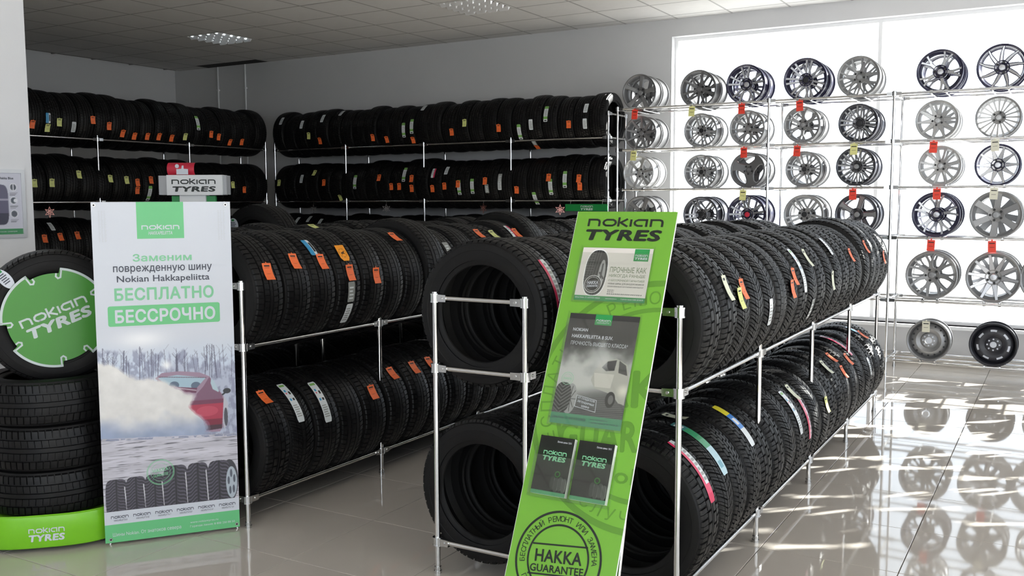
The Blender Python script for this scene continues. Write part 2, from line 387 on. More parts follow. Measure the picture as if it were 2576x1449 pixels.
# ------------------------------------------------------------------ tyres
R0, W0, RIM = .312, .200, .200
def tread_mesh(name, pitches, ribs, lat, skew, R=R0, depth=.0085):
    """ribs: list of (y0,y1) rib spans in units of half tread; lat: per rib tuple of lateral groove phases (p,q) within the pitch;
    skew(y): shift of the pitch in pitch units"""
    hw = W0 * .415
    cols = []                                                     # (y, rib index or -1)
    shoulder = [(-1.13, -.088), (-1.09, -.05)]
    for ri, (a, b) in enumerate(ribs):
        if ri: cols += [(ribs[ri - 1][1] + .018, -1), (a - .018, -1)]
        n = 3 if b - a > .3 else 2
        for t in np.linspace(a, b, n): cols.append((t, ri))
    left = [(-1.14, 0), (-1.10, 0), (-1.04, 0)]; right = [(1.04, len(ribs) - 1), (1.10, len(ribs) - 1), (1.14, len(ribs) - 1)]
    cols = left + cols + right
    edges = sorted({round(e, 4) for l in lat for pq in l for e in (pq[0], pq[0] + .02, pq[1] - .02, pq[1])} | {0.})
    rows = []
    for p in range(pitches):
        for e in edges: rows.append(p + e)
    def rad(y):
        a = abs(y); r = R - .0075 * a ** 2.5
        if a > 1: r -= {1.04: .006, 1.10: .020, 1.14: .040}.get(round(a, 2), .03)
        return r
    vs = []; nc = len(cols)
    for rr in rows:
        ph = rr % 1.
        for y, ri in cols:
            d = 0.
            if ri < 0: d = depth
            else:
                for p, q in lat[ri]:
                    if p + .01 < ph < q - .01: d = depth if q - p > .1 else depth * .8
                if abs(y) > 1.1: d *= .35
            t = 2 * math.pi * (rr + skew(y)) / pitches; r = rad(y) - d
            yy = y * hw if abs(y) <= 1.05 else math.copysign(hw * 1.05 + (abs(y) - 1.05) * hw * .75, y)
            vs.append((r * math.cos(t), yy, r * math.sin(t)))
    fs = []; nr = len(rows)
    for i in range(nr):
        j = (i + 1) % nr
        for c in range(nc - 1): fs.append((i * nc + c, i * nc + c + 1, j * nc + c + 1, j * nc + c))
    me = bpy.data.meshes.new(name); me.from_pydata(vs, [], fs); me.materials.append(M_TREAD); me.validate(); fix_normals(me)
    return me
_sg = lambda y: 1 if y > 0 else -1
TREADS = [
    tread_mesh('tread_summer', 66, [(-1, -.62), (-.52, -.17), (-.10, .10), (.17, .52), (.62, 1)],
               [((.06, .26),), ((.55, .64),), (), ((.3, .39),), ((.56, .76),)], lambda y: .28 * abs(y)),
    tread_mesh('tread_winter', 58, [(-1, -.60), (-.53, -.22), (-.14, .14), (.22, .53), (.60, 1)],
               [((.05, .3), (.6, .68)), ((.1, .3), (.6, .68)), ((.2, .28),), ((.1, .3), (.6, .68)), ((.05, .3), (.6, .68))], lambda y: 1.15 * abs(y) ** .9),
    tread_mesh('tread_block', 44, [(-1, -.58), (-.48, -.15), (-.05, .05), (.15, .48), (.58, 1)],
               [((.05, .27), (.6, .66)), ((.5, .7),), (), ((.05, .25),), ((.5, .72), (.1, .16))], lambda y: .12 * y),
    tread_mesh('tread_touring', 72, [(-1, -.64), (-.56, -.30), (-.22, .22), (.30, .56), (.64, 1)],
               [((.1, .27),), (), ((.4, .49),), (), ((.1, .27),)], lambda y: .5 * y * y),
    tread_mesh('tread_studded', 50, [(-1, -.66), (-.60, -.34), (-.28, -.04), (.04, .28), (.34, .60), (.66, 1)],
               [((.05, .26), (.6, .67)), ((.5, .68),), ((.05, .2),), ((.55, .7),), ((.05, .23),), ((.5, .7), (.1, .17))], lambda y: .75 * abs(y)),
]
def carcass_mesh():
    hw = W0 / 2
    prof = [(R0 - .014, .80), (R0 - .022, .955), (R0 - .034, .985), (R0 - .048, 1.0), (R0 - .05, .99), (R0 - .062, .995), (R0 - .085, .98), (R0 - .09, .965), (RIM + .025, .88),
            (RIM + .022, .90), (RIM + .014, .885), (RIM + .003, .84), (RIM, .79), (RIM + .006, .72), (RIM + .03, .78), (R0 - .075, .88), (R0 - .04, .80), (R0 - .022, .55), (R0 - .020, 0)]
    half = [(r, y * hw) for r, y in prof]
    full = half + [(r, -y) for r, y in reversed(half[:-1])]
    k = MB(); k.lathe(full, 72, closed=True); return k.mesh('tyre_casing', M_RUB, 28)
CARC = carcass_mesh()
C_O, C_Y, C_W, C_K = s2l((.97, .45, .22)), s2l((.86, .88, .55)), s2l((.86, .88, .89)), s2l((.09, .09, .09))
C_G, C_B, C_R, C_S = s2l((.50, .70, .38)), s2l((.20, .58, .78)), s2l((.86, .22, .38)), s2l((.60, .61, .60))
TAGS = {}
def card_mesh(nm, wd, ln, bands, base, bend=.006):
    """hanging price card at radius R0, facing +X, top up (+Z); bands = [(z0,z1,y0,y1,colour)] in 0..1"""
    k = MB(); zs = sorted({0., .35, .7, 1.} | {v for b in bands for v in b[:2]}); ys = sorted({0., 1.} | {v for b in bands for v in b[2:4]})
    def P(y, z, t): return (R0 + .005 + t + bend * (2 * z - 1) ** 2 * .8 - .004 * z, (y - .5) * wd, (z - .5) * ln)
    for i in range(len(zs) - 1):
        for j in range(len(ys) - 1):
            zc, yc = (zs[i] + zs[i + 1]) / 2, (ys[j] + ys[j + 1]) / 2; c = base
            for b in bands:
                if b[0] < zc < b[1] and b[2] < yc < b[3]: c = b[4]
            q = [(ys[j], zs[i]), (ys[j + 1], zs[i]), (ys[j + 1], zs[i + 1]), (ys[j], zs[i + 1])]
            k.add([P(*p, .0006) for p in q], [(0, 1, 2, 3)], 0, c)
            k.add([P(*p, 0) for p in q], [(3, 2, 1, 0)], 0, base)
    k.add([P(.42, 1, 0), P(.58, 1, 0), P(.54, 1.09, -.004), P(.46, 1.09, -.004)], [(0, 1, 2, 3)], 0, base)
    me = k.mesh(nm, M_PRINT); return me
def strip_mesh(nm, wd, ln, bands, base):
    """label glued around the tread"""
    k = MB(); n = 16; zs = sorted(set(np.round(np.linspace(0, 1, n + 1), 4)) | {v for b in bands for v in b[:2]}); ys = sorted({0., 1.} | {v for b in bands for v in b[2:4]})
    def P(y, z):
        t = (z - .5) * ln / R0; e = 1 if .03 < z < .97 else .82
        return ((R0 + .0022) * math.cos(t), (y - .5) * wd * e, (R0 + .0022) * math.sin(t))
    for i in range(len(zs) - 1):
        for j in range(len(ys) - 1):
            zc, yc = (zs[i] + zs[i + 1]) / 2, (ys[j] + ys[j + 1]) / 2; c = base
            for b in bands:
                if b[0] < zc < b[1] and b[2] < yc < b[3]: c = b[4]
            k.add([P(ys[j], zs[i]), P(ys[j + 1], zs[i]), P(ys[j + 1], zs[i + 1]), P(ys[j], zs[i + 1])], [(0, 1, 2, 3)], 0, c)
    return k.mesh(nm, M_GLOSSP)
def lines(z0, z1, n, y0, y1, c, duty=.45):
    st = (z1 - z0) / n; return [(z0 + i * st, z0 + i * st + st * duty, y0, y1 - (.12 if i % 3 == 2 else 0), c) for i in range(n)]
hdr = [(.80, .88, .2, .82, C_K), (.72, .735, .25, .75, C_K), (.36, .375, .3, .7, C_K)]
TAGS['o'] = ('price_tag', card_mesh('price_tag_orange', .058, .088, hdr, C_O), 'orange price tag', 'an orange tag')
TAGS['y'] = ('price_tag', card_mesh('price_tag_yellow', .058, .088, hdr, C_Y), 'pale yellow price tag', 'a yellow tag')
TAGS['p'] = ('price_tag', card_mesh('price_tag_pale', .05, .105, [(.80, .9, .2, .7, C_K), (.3, .31, .3, .7, C_S)], s2l((.86, .87, .78))), 'pale grey-yellow price tag', 'a pale tag')
TAGS['w'] = ('tread_label', strip_mesh('tread_label_white', .052, .12, lines(.15, .85, 6, .15, .85, C_S), C_W), 'white tread label', 'a white label')
TAGS['W'] = ('tread_label', strip_mesh('tread_label_long', .055, .24, [(.9, .96, .15, .85, C_G), (.74, .8, .2, .45, C_B), (.68, .72, .2, .35, C_R), (.66, .74, .6, .85, C_K), (.5, .56, .2, .45, C_B), (.5, .56, .6, .85, C_K)] + lines(.12, .42, 6, .15, .85, C_S), C_W), 'long white label with print', 'a long white label')
TAGS['g'] = ('tread_label', strip_mesh('tread_label_green', .052, .19, [(.82, 1., 0, 1, C_G), (.16, .32, 0, 1, C_G)] + lines(.36, .78, 6, .15, .85, C_S) + [(.04, .1, .2, .8, C_K)], C_W), 'green and white tread label', 'a green-white label')
TAGS['b'] = ('tread_label', strip_mesh('tread_label_blue', .055, .11, [(0, 1, 0, .62, C_B), (.2, .8, .68, .95, C_K)], C_W), 'blue and white tread label', 'a blue-white label')
TAGS['r'] = ('tread_label', strip_mesh('tread_label_red', .055, .13, [(0, 1, .6, 1, C_R)] + lines(.3, .9, 4, .1, .55, C_S), C_W), 'red and white tread label', 'a red-white label')
TAGS['R'] = ('tread_label', strip_mesh('tread_label_crimson', .05, .28, [(0, 1, 0, .38, C_R), (0, .25, 0, 1, C_R)] + lines(.3, .96, 9, .45, .92, C_S, .6), C_W), 'long crimson and white label', 'a long crimson-white label')
TAGS['G'] = ('tread_label', strip_mesh('tread_label_teal', .062, .30, [(.80, 1., 0, 1, s2l((.28, .50, .50))), (.84, .96, .15, .75, C_W), (.42, .80, 0, 1, s2l((.25, .60, .42))), (0, .42, 0, 1, s2l((.70, .82, .86))), (.1, .2, .2, .8, s2l((.45, .65, .72)))], C_W), 'long green and ice-blue label', 'a long green label')
TAGS['Y'] = ('tread_label', strip_mesh('tread_label_yellow_blue', .055, .24, [(.70, 1., 0, 1, s2l((.90, .85, .25))), (.36, .70, 0, 1, s2l((.20, .50, .82))), (.45, .6, .25, .75, C_W)], C_W), 'yellow, blue and white label', 'a yellow-blue label')
TAGS['P'] = ('tread_label', strip_mesh('tread_label_pink', .05, .24, [(0, 1, .0, .55, C_R)] + lines(.1, .9, 8, .6, .95, C_S), s2l((.92, .72, .80))), 'pink and white label', 'a pink label')
TAGS['s'] = ('tread_label', strip_mesh('tread_label_smoky', .055, .11, lines(.15, .85, 4, .2, .8, C_W), C_S), 'smoky grey tread label', 'a grey label')
def horse():
    k = MB(); pts = [(-.036, .05), (.036, .05), (.036, -.03), (.022, -.05), (-.022, -.05), (-.036, -.03)]
    c = s2l((.98, .62, .12)); kk = s2l((.25, .15, .05))
    k.add([(R0 + .004, x, z) for x, z in pts], [tuple(range(6))], 0, c)
    n = 28
    for r0, r1 in ((.0235, .0245), (.028, .029)):
        for i in range(n):
            if i % 4 == 3: continue
            a, b = 2 * math.pi * i / n, 2 * math.pi * (i + .8) / n
            k.add([(R0 + .0046, r * math.cos(t), r * math.sin(t)) for r, t in ((r0, a), (r1, a), (r1, b), (r0, b))], [(0, 1, 2, 3)], 0, kk)
    body = [(-.014, -.002), (-.008, .005), (.004, .004), (.009, .012), (.013, .012), (.016, .006), (.011, .006), (.009, -.002), (.016, -.004), (.015, -.007), (.006, -.006), (-.006, -.005), (-.008, -.014), (-.011, -.014), (-.010, -.005)]
    k.add([(R0 + .0046, x, z) for x, z in body], [tuple(range(len(body)))], 0, kk)
    return k.mesh('horse_label', M_GLOSSP)
TAGS['h'] = ('tread_label', horse(), 'orange label with a small leaping-horse emblem', 'a horse-emblem label')
def put_tag(tyre, kind, ang, dy=0, roll=0.):
    nm, me, lab, _ = TAGS[kind]
    flip = abs(ang) > 90
    m = Matrix.Translation((0, dy, 0)) @ Matrix.Rotation(-R_(ang), 4, 'Y') @ Matrix.Rotation(R_(180) if flip else 0, 4, 'X') @ Matrix.Rotation(R_(roll), 4, 'X')
    o = link(nm, me, tyre, mw=m); o['label'] = lab; return o
def make_tyre(loc, rot, R, W, pat, label, group, spin=None):
    o = link('tyre', CARC, None)
    sp = random.uniform(0, 6.28) if spin is None else spin
    o.location = loc; o.rotation_euler = rot; o.scale = (R / R0, W / W0, R / R0)
    t = link('tread', TREADS[pat], o); t.rotation_euler = (0, sp, 0)
    tag(o, label, 'tyre', group); return o
def row(axis, cpos, half, zrail, stations, Rs, Ws, pats, tags, where, end, group):
    objs = []
    byi = {}
    for s, a, kd in tags:
        i = min(range(len(stations)), key=lambda q: abs(stations[q] - s)); byi.setdefault(i, []).append((s - stations[i], a, kd))
    for i, s in enumerate(stations):
        R, W = Rs[i], Ws[i]; z = zrail + math.sqrt((R + .0115) ** 2 - half ** 2)
        loc = (cpos, s, z) if axis == 'Y' else (s, cpos, z); rot = (0, 0, 0) if axis == 'Y' else (0, 0, R_(90))
        tg = byi.get(i, [])
        tx = (' with ' + TAGS[tg[0][2]][3]) if tg else ''
        lab = 'black tyre%s, %s from %s, %s' % (tx, ORD[i] if end != 'left' or True else '', end, where)
        o = make_tyre(loc, rot, R, W, pats[i], lab, group)
        for d, a, kd in tg:
            if a in (90, -90) and kd == 'x': continue
            lim = W * .5 - .034
            d = max(-lim, min(lim, d)) * (1 if axis == 'Y' else -1) * W0 / W
            put_tag(o, kd, a, d, random.uniform(-4, 4) if kd in 'oyp' else 0)
        objs.append(o)
    return objs
def fill(a, b, n, jit=.0):
    st = (b - a) / n; return [a + st * (i + .5) for i in range(n)], st
def widths(st, lo, hi):
    out = []
    for i, s in enumerate(st):
        l = s - st[i - 1] if i else 9; r = st[i + 1] - s if i < len(st) - 1 else 9
        out.append(min(.212, min(l, r) * .985))
    return out
def pats(n, w): return [random.choice(w) for _ in range(n)]
HF = .2177
A_UP = [3.345, 3.545, 3.735, 3.935, 4.14, 4.335, 4.535, 4.745, 4.955, 5.17, 5.385, 5.60, 5.825, 6.045, 6.26, 6.47, 6.68, 6.89, 7.10, 7.31]
RA = [.312, .314, .312, .314, .316, .306, .308, .332, .304, .309, .312, .306, .318, .345, .312, .308, .306, .314, .31, .312]
row('Y', sum(XA) / 2, HF, ZU, A_UP, RA, widths(A_UP, 0, 0), [0, 0, 0, 0, 0, 3, 3, 3, 0, 3, 0, 2, 3, 3, 0, 1, 2, 0, 3, 0],
    [(3.345, 23, 'o'), (3.545, 30, 'o'), (3.72, 46, 'b'), (3.745, 28, 'o'), (3.93, 35, 'h'), (3.935, 14, 'o'), (3.935, -5, 's'), (3.935, -28, 'w'), (4.148, 8, 'o'), (4.50, 55, 'o'), (4.955, 34, 's'), (4.955, 22, 'o'),
     (5.40, 50, 'o'), (5.60, 50, 'y'), (5.61, 36, 's'), (5.81, 48, 'r'), (5.86, 44, 'o')], 'upper aisle row, left rack', 'near end', 'tyres on the left low rack')
st, _ = fill(3.265, 7.41, 20)
A_LO = [3.37, 3.55, 3.745, 3.945, 4.15, 4.37, 4.575, 4.775] + [4.985 + .206 * i for i in range(12)]
row('Y', sum(XA) / 2, HF, ZL, A_LO, [.312 + random.uniform(-.006, .008) for _ in A_LO], widths(A_LO, 0, 0), [2, 1, 0, 3, 0, 0, 0, 0] + pats(12, [0, 1, 3]),
    [(3.376, 49, 'o'), (3.545, 40, 'W'), (3.735, 32, 'W'), (4.15, 28, 'o'), (4.388, 42, 'o'), (4.588, 40, 'o'), (4.768, 42, 'o')], 'lower aisle row, left rack', 'near end', 'tyres on the left low rack')
st, _ = fill(3.30, 7.42, 20)
row('Y', sum(XA2) / 2, HF, ZU, st, [.312 + random.uniform(-.008, .012) for _ in st], widths(st, 0, 0), pats(20, [0, 1, 2, 3]), [(4.6, 70, 'y'), (6.6, 68, 'r')], 'upper far row, left rack', 'near end', 'tyres on the left low rack')
row('Y', sum(XA2) / 2, HF, ZL, st, [.31] * 20, widths(st, 0, 0), pats(20, [0, 1, 3]), [], 'lower far row, left rack', 'near end', 'tyres on the left low rack')
B_ST = [3.345 + .206 * i for i in range(20)]
row('Y', sum(XB) / 2, HF, ZU, B_ST, [.312, .310, .308] + [.312 + random.uniform(-.01, .008) for _ in range(14)] + [.316, .316, .312], widths(B_ST, 0, 0), [0, 0, 0] + pats(17, [0, 2, 3]),
    [(3.36, 20, 'R'), (3.55, 20, 'w')], 'upper left row, centre rack', 'near end', 'tyres on the centre low rack')
row('Y', sum(XB) / 2, HF, ZL, B_ST, [.315] + [.310] * 19, widths(B_ST, 0, 0), [4] + pats(19, [0, 1, 2]), [], 'lower left row, centre rack', 'near end', 'tyres on the centre low rack')
BR_U = [3.36, 3.565, 3.755, 3.955, 4.16, 4.365, 4.565, 4.765, 4.965, 5.175, 5.385, 5.59, 5.80, 6.01, 6.22, 6.43, 6.64, 6.84, 7.04, 7.24]
row('Y', sum(XB2) / 2, HF, ZU, BR_U, [.312, .312, .309, .308, .306, .306, .307, .308, .310, .308, .309, .312, .311, .310, .309, .322, .326, .322, .318, .316], widths(BR_U, 0, 0),
    [2, 2, 1, 1, 1, 0, 1, 2, 1, 2, 1, 4, 2, 2, 1, 1, 0, 0, 2, 0],
    [(3.56, 23, 'p'), (3.70, 14, 'y'), (3.76, 20, 'o'), (4.14, -4, 'w'), (4.52, 9, 'o'), (4.60, 19, 'o'), (4.77, 24, 'W'), (4.97, 32, 'p'), (5.55, 40, 'w'), (5.39, 4, 'p'), (4.95, -18, 's'), (6.02, 24, 'o'), (6.47, 26, 'o'), (7.04, 9, 'o')],
    'upper right row, centre rack', 'near end', 'tyres on the centre low rack')
row('Y', sum(XB2) / 2, HF, ZL, BR_U, [.316, .312, .312, .316] + [.310 + random.uniform(-.006, .006) for _ in range(16)], widths(BR_U, 0, 0),
    [2, 1, 4, 4, 2, 2, 1, 4, 2, 1, 1, 2, 2, 0, 0, 1, 1, 2, 0, 2],
    [(3.375, 40, 'R'), (3.60, 52, 'G'), (3.70, 84, 'p'), (4.0, 50, 'Y'), (4.75, 30, 'W'), (4.94, 46, 'p'), (4.96, 19, 'P'), (5.37, 15, 'y'), (5.76, 47, 'p'), (6.03, 53, 'o'), (6.03, 32, 'o'), (6.25, 39, 'o'), (6.40, 62, 'P'), (6.70, 16, 'w'), (7.03, 66, 'b'), (7.05, 53, 'o')],
    'lower right row, centre rack', 'near end', 'tyres on the centre low rack')
HW = .225
def wallrow(axis, c, zr, st, tags, where, end, grp):
    Rs = [.290 + random.uniform(-.008, .010) for _ in st]
    row(axis, c, HW, zr, st, Rs, widths(st, 0, 0), pats(len(st), [0, 0, 1, 3, 4]), tags, where, end, grp)
L1 = [(5.76, -20, 'o'), (5.9, -3, 'b'), (5.91, -23, 'y'), (6.08, -10, 'y'), (6.22, -17, 'w'), (6.44, -1, 'o'), (6.63, -13, 'o'), (6.81, -26, 'o'), (6.97, -28, 'o'), (7.14, -26, 'o'), (7.29, -28, 'o'), (7.47, -28, 'o'), (7.62, -23, 'y'), (7.82, 15, 'g'), (8.02, -10, 'o'), (8.17, -15, 'o'), (8.37, -29, 'o'), (8.54, -25, 'o')]
L2 = [(5.75, 0, 'y'), (5.92, -2, 'y'), (6.27, 14, 'y'), (6.63, 12, 'y'), (6.82, 6, 'y'), (6.96, 3, 'o'), (6.96, -14, 'o'), (7.14, 8, 'o'), (7.13, -22, 'g'), (7.28, 4, 'o'), (8.37, 2, 'y'), (8.55, -8, 'o')]
L3 = [(5.83, 17, 'o'), (6.01, 20, 'o'), (6.2, 20, 'o'), (5.96, 46, 'w')]
B1 = [(-8.84, 147, 'w'), (-8.48, 157, 'w'), (-8.34, -171, 'y'), (-8.14, 147, 'w'), (-8.17, -157, 'o'), (-7.9, 125, 'w'), (-7.32, -159, 'o'), (-7.12, -156, 'o'), (-6.89, -177, 'g'), (-6.7, 175, 'g'), (-6.71, -152, 'o'), (-6.63, 126, 'w'), (-6.15, -167, 'o'), (-5.97, 178, 'y'), (-5.54, -168, 'o'), (-5.27, -159, 'g'), (-5.11, -171, 'w'), (-4.93, 165, 'g'), (-4.65, -172, 'o'), (-4.46, 153, 'w'), (-4.46, -172, 'w'), (-5.13, -128, 's'), (-5.13, -112, 'o')]
B2 = [(-8.88, 171, 'y'), (-8.5, 161, 'w'), (-8.3, 148, 'y'), (-8.11, 173, 'o'), (-7.63, 171, 'g'), (-7.24, 164, 'o'), (-7.07, -176, 'o'), (-6.88, 159, 'g'), (-6.9, -176, 'o'), (-6.7, 170, 'o'), (-6.7, -168, 'o'), (-7.88, -149, 'y'), (-6.44, 154, 'r'), (-6.44, -169, 'o'), (-6.27, 145, 'w'), (-6.27, -176, 'o'), (-6.07, -172, 'g'), (-6.08, -180, 'o'), (-5.89, -175, 'g'), (-5.71, 175, 'o'), (-5.69, -168, 's'), (-5.52, 167, 's'), (-5.52, -177, 'w'), (-5.3, -165, 'o'), (-5.09, -142, 'g'), (-4.87, -169, 'g'), (-4.89, 171, 'o'), (-4.69, 177, 'g'), (-4.52, 175, 'o'), (-4.51, -169, 'o')]
B3 = [(-8.86, 153, 'o'), (-8.66, 132, 'w'), (-8.68, 155, 'o'), (-8.46, 130, 'w'), (-8.26, 136, 'w'), (-7.91, 155, 'g'), (-7.7, 163, 'o'), (-7.45, 138, 'y')]
stL, _ = fill(5.32, 8.96, 19); stB, _ = fill(-8.98, -4.23, 25)
for z, tg, nm in ((2.265, L1, 'top'), (1.6, L2, 'middle'), (.935, L3, 'third')): wallrow('Y', -9.175, z, stL, tg, nm + ' row, left tall rack', 'near end', 'tyres on the left tall rack')
for z, tg, nm in ((2.265, B1, 'top'), (1.6, B2, 'middle'), (.935, B3, 'third')): wallrow('X', 9.425, z, stB, tg, nm + ' row, back wall rack', 'left end', 'tyres on the back wall rack')

# ------------------------------------------------------------------ wheels
WR0 = .185
def rim_mesh(steel=False):
    R = WR0
    prof = [(R, .004), (R, .012), (R * .955, .018), (R * .93, .05), (R * .85, .062), (R * .83, .10), (R * .90, .135), (R * .945, .155), (R, .163), (R, .172), (R * .965, .172),
            (R * .90, .150), (R * .86, .135), (R * .79, .10), (R * .80, .062), (R * .885, .04), (R * .905, .012), (R * .965, .001)]
    k = MB(); k.lathe(prof, 56, closed=True); return k.mesh('rim', None, 30)
RIMS = {}
def rim_for(m):
    if m.name not in RIMS:
        me = rim_mesh(); me.materials.clear(); me.materials.append(m); RIMS[m.name] = me
    return RIMS[m.name]
def dish(r): return .010 + .028 * max(0., 1 - r / WR0) ** 1.1          # y of the front face at radius r
def blade(k, line, th=.016, ch=.25, mi_face=1):
    """a spoke bar: line = [(t, r, halfwidth)...]; front face narrower than the back (chamfer), face uses material 1"""
    fr, bk = [], []
    for t, r, hw in line:
        fr.append((t, r, hw * (1 - ch))); bk.append((t, r, hw))
    n = len(line)
    vs = []
    for (t, r, hw) in fr: vs += [(t - hw, dish(r), r), (t + hw, dish(r), r)]
    for (t, r, hw) in bk: vs += [(t - hw, dish(r) + .005, r), (t + hw, dish(r) + .005, r)]
    for (t, r, hw) in bk: vs += [(t - hw, dish(r) + th, r), (t + hw, dish(r) + th, r)]
    a, b, c = 0, 2 * n, 4 * n
    ff, fs = [], []
    for i in range(n - 1):
        j = 2 * i
        ff.append((a + j, a + j + 1, a + j + 3, a + j + 2))
        fs += [(a + j, a + j + 2, b + j + 2, b + j), (a + j + 1, b + j + 1, b + j + 3, a + j + 3), (b + j, b + j + 2, c + j + 2, c + j), (b + j + 1, c + j + 1, c + j + 3, b + j + 3), (c + j, c + j + 2, c + j + 3, c + j + 1)]
    base = len(k.v); k.v.extend(vs)
    for f in ff: k.f.append([i + base for i in f]); k.m.append(mi_face); k.c.append(None)
    for f in fs: k.f.append([i + base for i in f]); k.m.append(0); k.c.append(None)
RI, RO = .045, WR0 * .915
def spoke_mesh(style, mats):
    k = MB()
    if style == 'bar': blade(k, [(0, RI, .018), (0, .10, .014), (0, RO, .020)])
    elif style == 'wide': blade(k, [(0, RI, .024), (0, .09, .021), (0, .14, .023), (0, RO, .036)], ch=.3)
    elif style == 'thin': blade(k, [(0, RI, .0068), (0, .10, .0066), (0, RO, .0095)], ch=.2)
    elif style == 'twin':
        for s in (-1, 1): blade(k, [(s * .011, RI - .004, .0088), (s * .016, .10, .0080), (s * .023, RO, .0110)], ch=.2)
    elif style == 'vee':
        for s in (-1, 1): blade(k, [(s * .008, RI - .004, .0125), (s * .021, .10, .0100), (s * .040, RO, .0130)], ch=.25)
    elif style == 'wye':
        blade(k, [(0, RI - .002, .0175), (0, .085, .0150), (0, .108, .0185)])
        for s in (-1, 1): blade(k, [(s * .007, .098, .0100), (s * .019, .13, .0085), (s * .036, RO, .0125)], ch=.25)
    elif style == 'swirl':
        blade(k, [(.0, RI - .004, .016), (.010, .08, .0165), (.022, .12, .0140), (.044, RO - .006, .0095)], ch=.45)
    elif style == 'star':
        blade(k, [(0, RI - .01, .020), (0, .075, .0195), (0, .12, .0125), (0, RO, .0100)], ch=.2)
    elif style == 'tri':
        blade(k, [(0, RI - .02, .055), (0, .08, .042), (0, .12, .040), (0, RO, .075)], ch=.2)
    elif style == 'broad2':
        blade(k, [(0, RI, .024), (0, .10, .024), (0, RO, .028)], ch=.12)
        blade(k, [(0, RI + .006, .0035), (0, .10, .0035), (0, RO - .004, .0035)], ch=.2, mi_face=0)
    return k.mesh('spoke', mats, 25)
def hub_meshes(m):
    k = MB(); k.lathe([(.0, dish(0) - .006), (.026, dish(0) - .006), (.030, dish(0) - .002), (.056, dish(.056) - .001), (.060, dish(.06) + .004), (.060, .046), (.0, .046)], 32)
    hub = k.mesh('hub', m, 30)
    return hub
k = MB(); k.lathe([(0, dish(0) - .012), (.021, dish(0) - .011), (.025, dish(0) - .007), (.025, dish(0) - .0055), (0, dish(0) - .0055)], 24); CAPW = {}
def cap_mesh(m):
    if m.name not in CAPW:
        kk = MB(); kk.v, kk.f, kk.m, kk.c = list(k_cap.v), [list(f) for f in k_cap.f], list(k_cap.m), list(k_cap.c); CAPW[m.name] = kk.mesh('centre_cap', m, 30)
    return CAPW[m.name]
k_cap = k
k = MB(); k.cyl((0, dish(.042) - .004, 0), (0, dish(.042) + .004, 0), .0065, 10); k.lathe([(.0066, dish(.042) - .0035), (.0095, dish(.042) - .0045), (.0095, dish(.042) + .002)], 12); LUG = k.mesh('lug_hole', M_DARK, 30)
HUBS, SPK = {}, {}
def make_wheel(loc, dia, style, n, body, face, label, group, lugs=5, cap=None, rot=None):
    root = empty('alloy_wheel', loc); tag(root, label, 'wheel', group)
    s = dia / (2 * WR0); root.scale = (s, 1 if s < 1.1 else 1.05, s)
    root.rotation_euler = (0, random.uniform(0, 6.28) if rot is None else rot, 0)
    link('rim', rim_for(body if face is body else body), root)
    key = (style, body.name, face.name)
    if key not in SPK: SPK[key] = spoke_mesh(style, [body, face])
    for i in range(n): link('spoke', SPK[key], root, rot=(0, 2 * math.pi * i / n, 0))
    if body.name not in HUBS: HUBS[body.name] = hub_meshes(body)
    link('hub', HUBS[body.name], root)
    link('centre_cap', cap_mesh(cap or face), root)
    for i in range(lugs):
        a = 2 * math.pi * (i + .5) / lugs; link('lug_hole', LUG, root, (.042 * math.sin(a), 0, .042 * math.cos(a)))
    return root
def steel_wheel(loc, dia, kind, label, group):
    m = M_SILV if kind == 'silver' else M_STEELB
    root = empty('steel_wheel', loc); tag(root, label, 'wheel', group); s = dia / (2 * WR0); root.scale = (s, 1, s)
    link('rim', rim_for(m), root)
    k = MB()
    prof = [(.030, .030), (.034, .022), (.060, .024), (.072, .036), (.085, .030), (.105, .020), (.130, .030), (.150, .048), (WR0 * .83, .062)] if kind == 'silver' else \
           [(.026, .026), (.030, .022), (.055, .022), (.066, .030), (.085, .016), (.115, .012), (.140, .026), (.152, .048), (WR0 * .83, .062)]
    k.lathe(prof, 64)
    k.lathe([(r, y + .004) for r, y in prof], 64)
    link('disc', k.mesh('disc', m, 40), root)
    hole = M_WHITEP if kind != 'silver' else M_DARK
    if kind == 'silver':
        k = MB(); k.cyl((0, .0275, .135), (0, .034, .135), .0085, 10)
        me = k.mesh('vent_hole', M_DARK)
        for i in range(16): link('vent_hole', me, root, rot=(0, 2 * math.pi * i / 16, 0))
    else:
        k = MB(); n = 8; vs = []
        for i in range(n + 1):
            a = -.2 + .4 * i / n
            vs += [(.112 * math.sin(a), .0105, .112 * math.cos(a)), (.128 * math.sin(a), .0165, .128 * math.cos(a))]
        k.add(vs, [(2 * i, 2 * i + 2, 2 * i + 3, 2 * i + 1) for i in range(n)])
        me = k.mesh('slot_daylight', M_WHITEP)  # white patch paints in the daylight that shows through a slot
        for i in range(7): link('slot_daylight', me, root, rot=(0, 2 * math.pi * i / 7, 0))
    k = MB(); k.cyl((0, .0205, .046), (0, .025, .046), .007, 10); me = k.mesh('bolt_hole_daylight', M_WHITEP)  # white disc, window light behind each bolt hole put into the colour
    for i in range(8): link('bolt_hole_daylight', me, root, rot=(0, 2 * math.pi * i / 8, 0))
    k = MB(); k.cyl((0, .0205, 0), (0, .03, 0), .026, 20); link('bore_daylight', k.mesh('bore_daylight', M_WHITEP, 30), root)  # white plug, bright window behind the bore painted in
    return root
BM, SI, GR, BR, AN, BK, MC = None, M_SILV, M_GREYA, M_BRIGHT, M_ANTH, M_BLK, M_MACH
